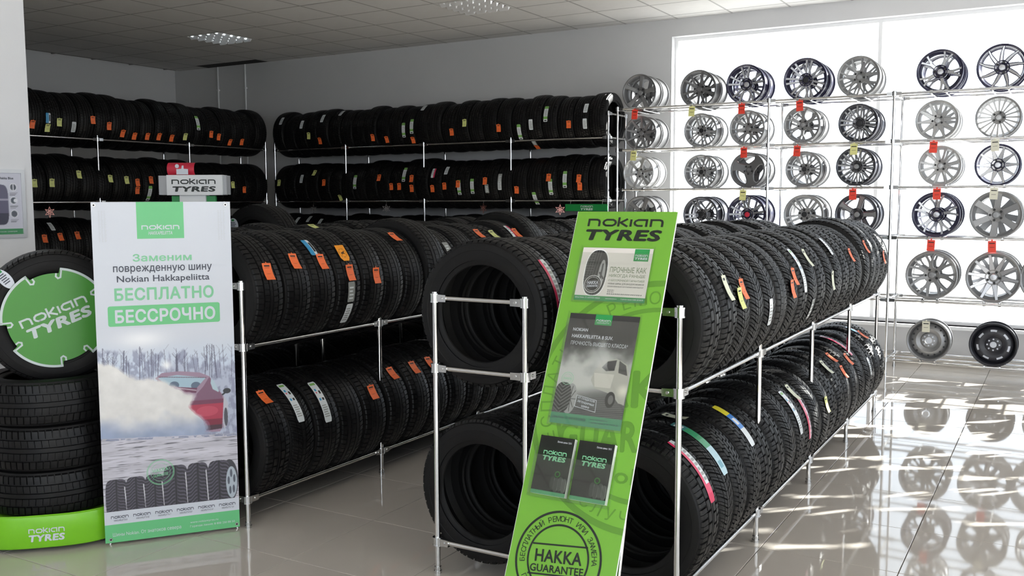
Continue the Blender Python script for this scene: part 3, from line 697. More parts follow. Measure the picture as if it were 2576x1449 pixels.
WHEELS = [  # row, X, Z, dia, style, n, body, face, words
    (1, -3.831, 2.701, .372, 'wide', 5, GR, SI, 'grey five-spoke'), (1, -3.203, 2.698, .374, 'vee', 5, GR, GR, 'matt grey ten-spoke'), (1, -2.727, 2.714, .380, 'vee', 5, BK, MC, 'black and polished vee-spoke'),
    (1, -2.162, 2.721, .400, 'twin', 7, BK, MC, 'black seven twin-spoke'), (1, -1.685, 2.714, .376, 'wye', 7, SI, SI, 'silver forked-spoke'), (1, -1.007, 2.715, .380, 'wye', 5, BK, MC, 'black forked five-spoke'), (1, -.525, 2.717, .390, 'swirl', 9, BK, MC, 'black turbine-spoke'),
    (2, -3.814, 2.288, .350, 'star', 9, GR, SI, 'dark grey nine-spoke'), (2, -3.172, 2.290, .340, 'twin', 6, SI, BR, 'silver six twin-spoke'), (2, -2.703, 2.294, .345, 'wye', 7, SI, SI, 'silver seven forked-spoke'),
    (2, -2.181, 2.305, .342, 'wye', 6, SI, SI, 'silver six forked-spoke'), (2, -1.676, 2.298, .350, 'twin', 8, AN, SI, 'anthracite eight twin-spoke'), (2, -1.014, 2.293, .352, 'star', 10, BR, BR, 'pale silver ten-spoke'), (2, -.535, 2.297, .356, 'thin', 20, SI, BR, 'silver twenty-spoke'),
    (3, -3.832, 1.885, .338, 'bar', 6, BR, BR, 'pale six-spoke'), (3, -3.166, 1.881, .342, 'twin', 7, SI, BR, 'silver thin twin-spoke'), (3, -2.691, 1.891, .342, 'tri', 3, GR, GR, 'grey three-spoke'),
    (3, -2.156, 1.888, .338, 'twin', 6, SI, BR, 'silver six twin-spoke'), (3, -1.686, 1.904, .352, 'thin', 18, AN, SI, 'dark thin many-spoke'), (3, -.978, 1.896, .352, 'vee', 6, BR, BR, 'pale silver vee-spoke'), (3, -.525, 1.893, .358, 'star', 10, BK, MC, 'black ten-point star'),
    (4, -3.802, 1.470, .352, 'wide', 5, GR, SI, 'grey broad five-spoke'), (4, -3.160, 1.456, .360, 'twin', 5, AN, MC, 'anthracite five twin-spoke'), (4, -2.695, 1.459, .380, 'vee', 5, BK, MC, 'black vee-spoke, red centre'),
    (4, -2.145, 1.461, .376, 'twin', 5, SI, BR, 'silver five twin-spoke'), (4, -1.670, 1.463, .380, 'wide', 5, AN, SI, 'dark broad five-spoke'), (4, -.995, 1.466, .398, 'wye', 5, BK, MC, 'black and polished forked-spoke'), (4, -.521, 1.465, .412, 'broad2', 6, SI, SI, 'silver grooved six-spoke'),
    (5, -1.014, .926, .430, 'wye', 7, SI, SI, 'large silver forked-spoke'), (5, -.521, .924, .436, 'star', 10, SI, MC, 'large silver ten-spoke'), (5, -.110, .926, .428, 'wye', 5, SI, SI, 'large silver five forked-spoke'),
]
ROWN = {1: 'top', 2: 'second', 3: 'third', 4: 'fourth', 5: 'fifth', 6: 'bottom'}
RZ = {1: 2.54, 2: 2.12, 3: 1.71, 4: 1.257, 5: .69, 6: .14}
def stops(x, zc, r):
    for s in (-1, 1):
        dx = .06; z = zc - math.sqrt((r + .0068) ** 2 - dx * dx)
        tube('wheel_stop', Vector((x + s * dx, 9.085, z)) - WOFF, Vector((x + s * dx, 9.53, z)) - WOFF, WR, .0065)
        kk = Vector((x + s * dx, 9.1, RZ_cur)) - WOFF
        link('stop_collar', STOPC, WR, kk)
k = MB(); k.cyl((-.012, 0, 0), (.012, 0, 0), .0165, 12); STOPC = k.mesh('stop_collar', M_CAST, 40)
WY = 9.117
cnt = {}
for rw, x, z, d, stl, n, bd, fc, wd in WHEELS:
    cnt[rw] = cnt.get(rw, 0) + 1; RZ_cur = RZ[rw]
    make_wheel((x, WY, z), d, stl, n, bd, fc, '%s alloy wheel, %s from left, %s row of window rack' % (wd, ORD[cnt[rw] - 1], ROWN[rw]), 'wheels on the window rack', cap=M_RED if 'red' in wd else (M_DARK if stl == 'twin' else None), rot=random.uniform(0, 6.28))
    stops(x, z, d / 2)
    if x < -.6 or rw > 3:
        make_wheel((x + random.uniform(-.006, .006), WY + .205, z), d, stl, n, bd, fc, 'rear %s alloy wheel, %s from left, %s row of window rack' % (wd, ORD[cnt[rw] - 1], ROWN[rw]), 'rear wheels on the window rack', rot=random.uniform(0, 6.28))
RZ_cur = RZ[6]
steel_wheel((-1.017, WY, .336), .372, 'silver', 'silver steel wheel with ring of holes, bottom row of window rack', 'wheels on the window rack'); stops(-1.017, .336, .186)
steel_wheel((-.498, WY, .336), .384, 'black', 'black steel wheel with curved slots, bottom row of window rack', 'wheels on the window rack'); stops(-.498, .336, .192)
# the rack goes on to the right, outside the frame: its wheels throw the light patches on the floor
OUTS = [('steel', 0, 0, 0), ('wide', 5, BK, MC), ('steel', 0, 0, 0), ('tri', 3, GR, GR), ('broad2', 6, SI, SI)]
q = 0
for ci, x in enumerate([-.06, .40, .85, 1.29, 1.73, 2.17, 2.61, 3.05, 3.49, 3.93]):
    for rw in range(1, 7):
        if ci == 0 and rw == 5: continue
        d = .44 if rw == 5 else .40; z = RZ[rw] - .013 + d / 2; RZ_cur = RZ[rw]
        stl, n, bd, fc = OUTS[(q * 3 + ci) % 5]; q += 1
        xx = x + random.uniform(-.015, .015); lab = 'wheel on the window rack beyond the right picture edge'
        if stl == 'steel': steel_wheel((xx, WY, z), d, 'silver' if q % 2 else 'black', lab, 'wheels right of the picture edge')
        else: make_wheel((xx, WY, z), d, stl, n, bd, fc, lab, 'wheels right of the picture edge')
        stops(xx, z, d / 2)
# price cards hanging from the wheel rails
k = MB()
def rail_card(col):
    k = MB(); k.box((-.032, -.0006, -.10), (.032, .0006, -.002), 0, col); k.box((-.022, -.0007, -.028), (.022, -.00061, -.02), 0, C_K); k.box((-.018, -.0007, -.06), (.018, -.00061, -.057), 0, C_K)
    k.box((-.006, -.0006, -.002), (.006, .0006, .010), 0, col); return k.mesh('wheel_price_card', M_PRINT)
CARDS = {'r': (rail_card(s2l((.93, .27, .20))), 'red'), 'y': (rail_card(s2l((.90, .89, .60))), 'yellow'), 'w': (rail_card(s2l((.88, .87, .80))), 'cream')}
for c, rw, x in [('r', 1, -3.86), ('y', 1, -3.25), ('r', 1, -2.75), ('r', 1, -2.20), ('y', 2, -3.87), ('r', 2, -2.72), ('r', 2, -2.21), ('y', 2, -1.70), ('r', 2, -1.03), ('w', 2, -.55),
                 ('y', 3, -2.72), ('r', 3, -1.70), ('r', 3, -.99), ('w', 3, -.54), ('r', 4, -1.02), ('r', 4, -.54)]:
    o = link('price_card', CARDS[c][0], None, (x, 9.086, RZ[rw] - .012)); o.rotation_euler = (R_(-4), random.uniform(-.06, .06), 0)
    i = min([w_ for w_ in WHEELS if w_[0] == rw], key=lambda w_: abs(w_[1] - x))
    tag(o, '%s price card hung under the %s wheel, %s row' % (CARDS[c][1], i[8].replace(',', ''), ROWN[rw]), 'price card', 'price cards on the wheel rack')
o = link('price_card', CARDS['w'][0], None, (-1.04, 9.108, .515)); tag(o, 'cream price card clipped on the silver steel wheel', 'price card', 'price cards on the wheel rack')

# ------------------------------------------------------------------ lettering
_TS = bpy.data.scenes.new('lettering_work')
def fill_outlines(me):
    """triangulate glyph outlines (wire mesh) with the non-zero winding rule"""
    n = len(me.vertices); co = np.empty(n * 3); me.vertices.foreach_get('co', co); P = co.reshape(-1, 3)[:, :2]
    e = np.empty(len(me.edges) * 2, int); me.edges.foreach_get('vertices', e); E = e.reshape(-1, 2)
    # consecutive vertices run along the contour; the closing edge joins last to first
    D = np.where((E[:, 1] - E[:, 0] == 1)[:, None], E, np.where((E[:, 0] - E[:, 1] == 1)[:, None], E[:, ::-1], np.stack([E.max(1), E.min(1)], 1)))
    res = delaunay_2d_cdt([Vector(p) for p in P.tolist()], [tuple(x) for x in E.tolist()], [], 0, 1e-6)
    V = np.array([(v.x, v.y) for v in res[0]]); F = [tuple(f) for f in res[2]]
    if not F: return [], []
    C_ = np.array([V[list(f)].mean(0) for f in F])
    A, B = P[D[:, 0]], P[D[:, 1]]
    cx, cy = C_[:, 0][:, None], C_[:, 1][:, None]
    cross = (B[:, 0] - A[:, 0]) * (cy - A[:, 1]) - (cx - A[:, 0]) * (B[:, 1] - A[:, 1])
    wn = ((A[:, 1] <= cy) & (B[:, 1] > cy) & (cross > 0)).sum(1) - ((A[:, 1] > cy) & (B[:, 1] <= cy) & (cross < 0)).sum(1)
    return [(x, y, 0.) for x, y in V.tolist()], [f for f, q in zip(F, wn) if q != 0]
def text_mesh(body, size, m, bold=0., aspect=1., shear=0., align='LEFT', th=.0006):
    """flat lettering in the x-z plane facing -y, origin at the baseline; bold = stroke thickening as a share of the size"""
    c = bpy.data.curves.new('lettering', 'FONT'); c.body = body; c.size = size; c.shear = shear; c.align_x = align; c.resolution_u = 3; c.fill_mode = 'NONE'
    if bold: c.space_character = 1 + bold * 1.6
    o = bpy.data.objects.new('lettering', c); _TS.collection.objects.link(o); vl = _TS.view_layers[0]; vl.update()
    me = bpy.data.meshes.new_from_object(o.evaluated_get(vl.depsgraph), depsgraph=vl.depsgraph)
    bpy.data.objects.remove(o); bpy.data.curves.remove(c)
    gv, gf = fill_outlines(me); bpy.data.meshes.remove(me); me = bpy.data.meshes.new('lettering'); me.from_pydata(gv, [], gf)
    if bold:
        v0 = np.empty(len(me.vertices) * 3); me.vertices.foreach_get('co', v0); v0 = v0.reshape(-1, 3); f0 = [list(p.vertices) for p in me.polygons]
        vs, fs = [], []
        for i in range(8):
            a = math.pi * i / 4; vs.append(v0 + np.array([math.cos(a) * bold * size, math.sin(a) * bold * size, .00009 * i])); fs += [[q + i * len(v0) for q in f] for f in f0]
        bpy.data.meshes.remove(me); me = bpy.data.meshes.new('lettering'); me.from_pydata(np.concatenate(vs).tolist(), [], fs)
    me.transform(Matrix.Diagonal((aspect, 1, 1, 1))); me.transform(Matrix.Rotation(R_(90), 4, 'X'))
    me.materials.clear(); me.materials.append(m); me.name = 'lettering'; return me
def fit_text(body, x0, x1, z0, z1, m, parent, d, bold=.0, shear=0., name='lettering', ang=0.):
    """text stretched to the box x0..x1, z0..z1 (cap height)"""
    me = text_mesh(body, 1., m, bold, 1., shear)
    co = np.empty(len(me.vertices) * 3); me.vertices.foreach_get('co', co); co = co.reshape(-1, 3)
    a, b = co.min(0), co.max(0)
    co[:, 0] = x0 + (co[:, 0] - a[0]) / (b[0] - a[0]) * (x1 - x0); co[:, 2] = z0 + (co[:, 2] - a[2]) / (b[2] - a[2]) * (z1 - z0); co[:, 1] -= d
    if ang:
        cx, cz = (x0 + x1) / 2, (z0 + z1) / 2; ca, sa = math.cos(ang), math.sin(ang)
        X, Z = co[:, 0] - cx, co[:, 2] - cz; co[:, 0], co[:, 2] = cx + X * ca - Z * sa, cz + X * sa + Z * ca
    me.vertices.foreach_set('co', co.ravel()); me.update()
    return link(name, me, parent)
def stroke(k, pts, wd):
    """thick polyline with mitred joints in the x-z plane"""
    n = len(pts); L, Rr = [], []
    for i in range(n):
        p = Vector(pts[i]); d0 = (p - Vector(pts[i - 1])).normalized() if i else None; d1 = (Vector(pts[i + 1]) - p).normalized() if i < n - 1 else None
        if d0 is None: t = d1; sc = 1
        elif d1 is None: t = d0; sc = 1
        else: t = (d0 + d1).normalized(); sc = 1 / max(.5, t.dot(d0))
        nn = Vector((-t.y, t.x)) * wd / 2 * sc
        L.append(p + nn); Rr.append(p - nn)
    b = len(k.v)
    for a, c in zip(L, Rr): k.v += [(a.x, 0, a.y), (c.x, 0, c.y)]
    for i in range(n - 1): k.f.append([b + 2 * i, b + 2 * i + 1, b + 2 * i + 3, b + 2 * i + 2]); k.m.append(0); k.c.append(None)
def logo_mb():
    k = MB(); wd = .24; x = 0.
    def nn(x): stroke(k, [(x + .12, 0), (x + .12, .88), (x + 1.0, .88), (x + 1.22, .78), (x + 1.3, .58), (x + 1.3, 0)], wd)
    def oo(x): 
        P = [(.35, .12), (1.05, .12), (1.3, .28), (1.38, .5), (1.3, .72), (1.05, .88), (.35, .88), (.1, .72), (.02, .5), (.1, .28), (.35, .12), (.7, .12)]
        stroke(k, [(x + .1 + a, b) for a, b in P], wd)
    nn(0); oo(1.62)
    stroke(k, [(3.42, 0), (3.42, 1.22)], wd); stroke(k, [(4.35, 1.0), (3.62, .52), (4.42, 0)], wd)
    stroke(k, [(4.75, 0), (4.75, .95)], wd)
    stroke(k, [(6.3, .88), (5.5, .88), (5.22, .72), (5.14, .5), (5.22, .28), (5.5, .12), (6.05, .12)], wd); stroke(k, [(6.42, 0), (6.42, 1.0)], wd)
    nn(6.78); return k
def logo(x0, x1, z0, z1, m, parent, d, ang=0., tyres=None, pivot=None):
    """wordmark; z0..z1 its height; tyres=(x0,x1,z0,z1) adds the heavy second line"""
    k = logo_mb(); sx, sz = (x1 - x0) / 8.2, (z1 - z0) / 1.22
    px, pz = pivot or ((x0 + x1) / 2, (z0 + z1) / 2); ca, sa = math.cos(ang), math.sin(ang)
    vs = []
    for x, y, z in k.v:
        X, Z = x0 + x * sx - px, z0 + z * sz - pz; vs.append((px + X * ca - Z * sa, -d, pz + X * sa + Z * ca))
    k.v = vs; link('wordmark', k.mesh('wordmark', m), parent)
    if tyres:
        o = fit_text('TYRES', *tyres, m, parent, d, bold=.045, shear=.12, name='wordmark')
        if ang:
            for v in o.data.vertices:
                X, Z = v.co.x - px, v.co.z - pz; v.co.x, v.co.z = px + X * ca - Z * sa, pz + X * sa + Z * ca
def flat(name, pts, d, m, parent, th=0.):
    k = MB()
    if th: k.prism(pts, -d, -d + th)
    else: k.add([(x, -d, z) for x, z in pts], [tuple(range(len(pts)))])
    return link(name, k.mesh(name, m), parent)
def rect(x0, x1, z0, z1): return [(x0, z0), (x1, z0), (x1, z1), (x0, z1)]
def rrect(x0, x1, z0, z1, r, n=5):
    out = []
    for cx, cz, a in ((x1 - r, z0 + r, -90), (x1 - r, z1 - r, 0), (x0 + r, z1 - r, 90), (x0 + r, z0 + r, 180)):
        for i in range(n + 1): t = R_(a + 90 * i / n); out.append((cx + r * math.cos(t), cz + r * math.sin(t)))
    return out
def ring(k, cx, cz, r0, r1, d, n=64, a0=0, a1=360):
    b = len(k.v)
    for i in range(n + 1):
        t = R_(a0 + (a1 - a0) * i / n)
        k.v += [(cx + r0 * math.cos(t), -d, cz + r0 * math.sin(t)), (cx + r1 * math.cos(t), -d, cz + r1 * math.sin(t))]
    for i in range(n): k.f.append([b + 2 * i, b + 2 * i + 1, b + 2 * i + 3, b + 2 * i + 2]); k.m.append(0); k.c.append(None)
def arc_text(body, cx, cz, r, size, m, parent, d, mid=90., spread=150., inside=False, bold=.0):
    """letters set along the top (or, inside=True, the bottom) of a circle; joined to one print"""
    vs, fs = [], []; n = len(body)
    for i, ch in enumerate(body):
        if ch == ' ': continue
        me = text_mesh(ch, size, m, bold, align='CENTER')
        t = (i / (n - 1) - .5) * spread
        a = R_(mid - t) if not inside else R_(mid + t)
        rot = a - math.pi / 2 if not inside else a + math.pi / 2
        b = len(vs)
        for v in me.vertices:
            X, Z = v.co.x, v.co.z
            vs.append((cx + r * math.cos(a) + X * math.cos(rot) - Z * math.sin(rot), v.co.y - d, cz + r * math.sin(a) + X * math.sin(rot) + Z * math.cos(rot)))
        for p in me.polygons: fs.append([b + q for q in p.vertices])
        bpy.data.meshes.remove(me)
    me = bpy.data.meshes.new('arc_lettering'); me.from_pydata(vs, [], fs); me.materials.append(m); me.validate()
    return link('arc_lettering', me, parent)
def clip_x(o, x0, x1):
    bm = bmesh.new(); bm.from_mesh(o.data)
    for co, no in (((x0, 0, 0), (-1, 0, 0)), ((x1, 0, 0), (1, 0, 0))):
        bmesh.ops.bisect_plane(bm, geom=bm.verts[:] + bm.edges[:] + bm.faces[:], plane_co=co, plane_no=no, clear_outer=True)
    bm.to_mesh(o.data); bm.free()

# ------------------------------------------------------------------ printed pictures (painted per vertex on a fine flat grid)
def vnoise(X, Y, seed):
    rs = np.random.RandomState(seed); G = rs.rand(64, 64)
    xi, yi = np.floor(X).astype(int), np.floor(Y).astype(int); fx, fy = X - xi, Y - yi; fx, fy = fx * fx * (3 - 2 * fx), fy * fy * (3 - 2 * fy)
    g = lambda a, b: G[a % 64, b % 64]
    return (g(xi, yi) * (1 - fx) + g(xi + 1, yi) * fx) * (1 - fy) + (g(xi, yi + 1) * (1 - fx) + g(xi + 1, yi + 1) * fx) * fy
def fbm(X, Y, seed, o=4):
    s = 0; a = .5
    for i in range(o): s = s + a * vnoise(X * 2 ** i, Y * 2 ** i, seed + i); a *= .5
    return s / (1 - .5 ** o)
def sm(e0, e1, x): t = np.clip((x - e0) / (e1 - e0), 0, 1); return t * t * (3 - 2 * t)
def inpoly(X, Z, pts):
    r = np.zeros(X.shape, bool); n = len(pts)
    for i in range(n):
        (x0, z0), (x1, z1) = pts[i], pts[(i + 1) % n]
        if z0 == z1: continue
        c = ((z0 > Z) != (z1 > Z)) & (X < (x1 - x0) * (Z - z0) / (z1 - z0) + x0); r ^= c
    return r
def paint(I, m, c):
    m = np.asarray(m, float)[..., None]; I[:] = I * (1 - m) + np.array(c) * m
def seg(X, Z, a, b, w):
    ax, az = a; bx, bz = b; dx, dz = bx - ax, bz - az; t = np.clip(((X - ax) * dx + (Z - az) * dz) / (dx * dx + dz * dz), 0, 1)
    return np.hypot(X - ax - t * dx, Z - az - t * dz) < w
def raster(name, fn, x0, x1, z0, z1, nx, nz, d, parent, m):
    xs, zs = np.linspace(x0, x1, nx), np.linspace(z0, z1, nz); X, Z = np.meshgrid(xs, zs)
    q = 2; dx, dz = (x1 - x0) / (nx - 1) / q, (z1 - z0) / (nz - 1) / q
    XX, ZZ = np.meshgrid(x0 + dx * (np.arange(nx * q) - .5), z0 + dz * (np.arange(nz * q) - .5))
    I = np.ones(XX.shape + (3,)); fn(I, XX, ZZ); I = I.reshape(nz, q, nx, q, 3).mean((1, 3))
    I = np.clip(I, 0, 1); I = np.where(I <= .04045, I / 12.92, ((I + .055) / 1.055) ** 2.4)
    v = np.stack([X.ravel(), np.full(X.size, -d), Z.ravel()], 1)
    i = np.arange(nx * nz).reshape(nz, nx)
    f = np.stack([i[:-1, :-1], i[:-1, 1:], i[1:, 1:], i[1:, :-1]], -1).reshape(-1, 4)
    me = bpy.data.meshes.new(name); me.from_pydata(v.tolist(), [], f.tolist()); me.materials.append(m)
    at = me.color_attributes.new('Col', 'FLOAT_COLOR', 'POINT'); at.data.foreach_set('color', np.concatenate([I.reshape(-1, 3), np.ones((X.size, 1))], 1).ravel())
    return link(name, me, parent)
def paint_tyre(I, X, Z, cx, cz, hw, hh, seed, tone=(.27, .26, .30)):
    m = (np.abs((X - cx) / hw) ** 4.5 + np.abs((Z - cz) / hh) ** 4.5) < 1
    paint(I, m, tone)
    u, v = (X - cx) / hw, (Z - cz) / hh
    V = np.sin((v * 13 + 3.6 * np.abs(u)) * 3.1 + 1.5 * np.sin(u * 7))
    paint(I, m & (V > .45) & (np.abs(u) > .08), tuple(c * .72 for c in tone)); paint(I, m & (V < -.75) & (np.abs(u) > .12), tuple(min(1, c * 1.45) for c in tone))
    paint(I, m & (np.abs(u) < .05), tuple(c * .6 for c in tone))
def winter(I, X, Z):
    rs = np.random.RandomState(3)
    top = np.array([.825, .84, .88]); mid = np.array([.80, .84, .90]); t = sm(.99, .84, Z)[..., None]
    I[:] = top * (1 - t) + mid * t
    paint(I, .8 * np.exp(-(((X - .18) / .10) ** 2 + ((Z - .965) / .04) ** 2)), (.98, .98, .99))
    den = fbm(X * 60, Z * 34, 11); hgt = .93 - .06 * X / .6 + .05 * (fbm(X * 22, X * 0, 5) - .5)
    paint(I, .62 * sm(.40, .62, den) * sm(0, .02, hgt - Z), (.50, .51, .62))
    paint(I, .30 * sm(.0, .04, hgt - .03 - Z) * (X > .30), (.50, .50, .60))
    for q in range(46):
        x = rs.uniform(0, .594); b = .80 + rs.uniform(-.02, .03); tp = hgt.mean() + rs.uniform(-.03, .05) - .02; dx = rs.uniform(-.012, .012)
        paint(I, .75 * seg(X, Z, (x, b - .03), (x + dx, tp), .0012 + .0009 * (q % 3 == 0)), (.36, .36, .44))
        for _ in range(3):
            zz = rs.uniform(b + .02, tp); sx = rs.choice([-1, 1]); paint(I, .45 * seg(X, Z, (x + dx * .5, zz), (x + dx * .5 + sx * .016, zz + .022), .0009), (.42, .42, .50))
    paint(I, .9 * np.exp(-(((X - .285) / .022) ** 2 + ((Z - .835) / .022) ** 2)), (1, 1, 1))
    # sports car seen from behind
    body = [(.232, .775), (.262, .799), (.34, .802), (.43, .790), (.475, .768), (.505, .715), (.535, .672), (.548, .62), (.540, .53), (.515, .495), (.44, .500), (.34, .53), (.30, .64), (.29, .72)]
    paint(I, inpoly(X, Z, body), (.62, .52, .60))
    paint(I, inpoly(X, Z, [(.244, .776), (.33, .785), (.458, .762), (.414, .715), (.33, .728), (.28, .74)]), (.64, .74, .80))
    for cx, cz in ((.315, .737), (.412, .728)): paint(I, (((X - cx) / .022) ** 2 + ((Z - cz) / .018) ** 2 < 1) & inpoly(X, Z, [(.244, .776), (.33, .785), (.458, .762), (.414, .715), (.33, .728), (.28, .74)]), (.36, .42, .50))
    paint(I, seg(X, Z, (.25, .781), (.46, .763), .0016), (.42, .34, .40))
    paint(I, inpoly(X, Z, [(.474, .765), (.502, .72), (.53, .672), (.535, .64), (.40, .655), (.417, .69), (.445, .72)]), (.50, .36, .45))
    paint(I, inpoly(X, Z, [(.482, .757), (.494, .745), (.516, .695), (.514, .688), (.488, .705), (.479, .735)]), (.70, .78, .82))
    g = .5 + .5 * sm(.50, .64, Z)
    pm = inpoly(X, Z, [(.36, .655), (.536, .655), (.525, .51), (.455, .505), (.38, .58)])
    paint(I, pm, (.68, .22, .32)); paint(I, pm & (Z < .56), (.50, .16, .25)); paint(I, pm & (Z > .635), (.46, .24, .34)); paint(I, pm & (Z < .53), (.30, .20, .25))
    paint(I, .6 * (pm & (np.hypot((X - .46) / .05, (Z - .60) / .025) < 1)), (.80, .34, .42))
    paint(I, inpoly(X, Z, [(.33, .727), (.418, .716), (.412, .692), (.36, .70)]), (.44, .26, .36))
    paint(I, seg(X, Z, (.33, .722), (.412, .705), .0022), (.75, .68, .72))
    paint(I, inpoly(X, Z, [(.538, .665), (.556, .635), (.552, .53), (.536, .505), (.530, .54)]), (.74, .74, .78))
    paint(I, ((X - .545) / .009) ** 2 + ((Z - .565) / .045) ** 2 < 1, (.30, .30, .34))
    paint(I, (((X - .553) / .018) ** 2 + ((Z - .692) / .013) ** 2 < 1) | seg(X, Z, (.533, .675), (.548, .686), .004), (.18, .19, .22))
    # flying snow
    cl = [(-.02, .868), (.05, .85), (.079, .832), (.11, .805), (.145, .785), (.19, .775), (.235, .772), (.275, .755), (.318, .728), (.36, .70), (.405, .682), (.385, .63), (.41, .60), (.45, .555), (.46, .51), (.44, .46), (-.02, .46)]
    w1, w2 = .022 * (fbm(X * 30, Z * 30, 21) - .5), .022 * (fbm(X * 30 + 9, Z * 30, 27) - .5)
    acc = 0
    for ox, oz in ((0, 0), (.006, .004), (-.006, -.005), (.004, -.008), (-.009, .006), (.012, .0), (0, .011)): acc = acc + inpoly(X + w1 + ox, Z + w2 + oz, cl)
    acc = acc / 7.; f = fbm(X * 9, Z * 9, 31); sh = sm(.62, .50, Z + .10 * (f - .5))
    cloud = np.array([.90, .89, .88]) * (1 - sh[..., None]) + np.array([.60, .65, .76]) * sh[..., None]
    cloud = cloud * (.93 + .14 * fbm(X * 16, Z * 16, 41)[..., None])
    I[:] = I * (1 - acc[..., None]) + cloud * acc[..., None]
    # snowy ground with dark streaks
    gl = .508 - .03 * X / .594 + .004 * (fbm(X * 40, X * 0, 51) - .5)
    gm = sm(.003, -.003, Z - gl); base = np.array([.80, .79, .81]); st = fbm(X * 14, Z * 260, 61, 3)
    gcol = base * (.88 + .2 * fbm(X * 8, Z * 60, 71)[..., None]); gcol = gcol * (1 - .45 * sm(.60, .78, st)[..., None]); gcol[..., 2] += .02
    I[:] = I * (1 - gm[..., None]) + gcol * gm[..., None]
    paint(I, .5 * (np.abs(Z - gl + .006) < .004) * (fbm(X * 50, Z * 90, 81) > .5), (.35, .40, .55))
    # row of winter tyres
    tops = [.312, .316, .318, .352, .353, .354]; divs = [-.004, .084, .167, .249, .355, .449, .600]
    for i in range(6):
        a, b = divs[i] + .004, divs[i + 1] - .002 - (.05 if i == 5 else 0); h = tops[i] - .13
        if i < 5: paint_tyre(I, X, Z, (a + b) / 2 + .004, .13 + h / 2, (b - a) / 2 + .0065, h / 2, 5 + i)
        else:
            paint(I, ((X - .553) / .040) ** 2 + ((Z - .25) / .104) ** 2 < 1, (.25, .25, .28))
            paint_tyre(I, X, Z, (a + b) / 2 + .004, .13 + h / 2, (b - a) / 2 + .004, h / 2, 5)
            paint(I, ((X - .562) / .026) ** 2 + ((Z - .24) / .078) ** 2 < 1, (.70, .74, .78))
            for t in range(5):
                an = 2 * math.pi * t / 5 + .4; paint(I, ((X - .562 - .014 * math.cos(an)) / .0055) ** 2 + ((Z - .24 - .045 * math.sin(an)) / .02) ** 2 < 1, (.35, .37, .42))
        if i < 5: paint(I, seg(X, Z, (divs[i + 1] - .004, tops[i] - .04), (divs[i + 1] + .003, .165), .0022), (.84, .84, .86))

# ------------------------------------------------------------------ X-banner
BANZ = R_(52.45)
ban = tag(empty('advert_banner', (-3.794, 2.732, 0), (0, 0, BANZ)), 'white and green tyre advert banner with red car, standing before the left rack', 'banner')
BW = .594
flat('banner_sheet', rect(-.012, BW, .012, 1.600), .0, M_WHITEP, ban, th=.0012)
raster('winter_photo', winter, -.012, BW, .160, 1.02, 330, 470, .0008, ban, M_VINYL)
flat('white_strip', rect(-.012, BW, .098, .160), .0008, M_WHITEP, ban)
flat('green_strip', rect(-.012, BW, .012, .098), .0008, M_GREENP, ban)
flat('green_block', rect(.178, .383, 1.431, 1.600), .0008, M_GREENP, ban)
logo(.198, .363, 1.473, 1.497, M_WHITEP, ban, .0014)
fit_text('HAKKAPELIITTA', .227, .331, 1.449, 1.465, M_WHITEP, ban, .0014, shear=.25, bold=.01)
fit_text('Заменим', .155, .413, 1.326, 1.361, M_GREENT, ban, .0010, bold=.02)
fit_text('поврежденную шину', .070, .502, 1.270, 1.307, M_SLATE, ban, .0010, bold=.012)
fit_text('Nokian Hakkapeliitta', .084, .490, 1.223, 1.262, M_SLATE, ban, .0010, bold=.012)
fit_text('БЕСПЛАТНО', .071, .507, 1.146, 1.206, M_GREENT, ban, .0010, bold=.03)
flat('green_label', rrect(.040, .532, 1.029, 1.123, .010), .0012, M_GREENP, ban)
fit_text('БЕССРОЧНО', .070, .511, 1.043, 1.106, M_WHITEP, ban, .0016, bold=.03)
for i in range(6):
    x = .016 + i * .0968
    logo(x, x + .076, .126, .141, M_SLATE, ban, .0013)
    fit_text(['HAKKAPELIITTA 8', 'HAKKAPELIITTA R2', 'HAKKAPELIITTA 7', 'HAKKAPELIITTA 8 SUV', 'HAKKAPELIITTA R2 SUV', 'HAKKAPELIITTA 7 SUV'][i], x + .012, x + .070, .112, .121, M_SLATE, ban, .0013, shear=.25)
fit_text('Шины Nokian. От знатоков севера', .021, .323, .036, .058, M_WHITEP, ban, .0013)
fit_text('www.nokiantyres.ru', .365, .494, .056, .069, M_WHITEP, ban, .0013)
fit_text('Горячая линия: 8 800 250 88 50', .364, .571, .036, .049, M_WHITEP, ban, .0013)
k = MB(); [ring(k, .240, .326, r0, r1, .0013, 40) for r0, r1 in ((.060, .062), (.042, .0435))]
ring(k, .240, .326, .056, .058, .0013, 40); link('stamp_rings', k.mesh('stamp_rings', M_GREENT), ban)
fit_text('HAKKA', .205, .275, .328, .346, M_GREENT, ban, .0013, bold=.01, ang=.12); fit_text('GUARANTEE', .208, .274, .306, .320, M_GREENT, ban, .0013, bold=.01, ang=.12)
for xx in (.016, .535):
    k = MB()
    for c in range(3):
        for i in range(26): k.box((xx + c * .012, -.0009, 1.42 + i * .0055), (xx + c * .012 + random.uniform(.005, .010), -.0007, 1.42 + i * .0055 + .002))
    o = link('small_print', k.mesh('small_print', mat('faint_grey_print', (.58, .60, .63), .5)), ban); o['kind'] = 'stuff'
k = MB(); k.lathe([(.0035, -.001), (.0045, -.0035), (.0075, -.0035), (.0085, -.001)], 18); GROM = k.mesh('grommet', M_CAST, 40)
k = MB(); k.cyl((0, -.004, 0), (0, .012, 0), .0034, 10); HOOK = k.mesh('hook_pin', M_DARK, 40)
for x, z in ((.0, 1.586), (.572, 1.586), (.012, .028), (.580, .028)):
    link('grommet', GROM, ban, (x, 0, z)); link('hook_pin', HOOK, ban, (x, 0, z))
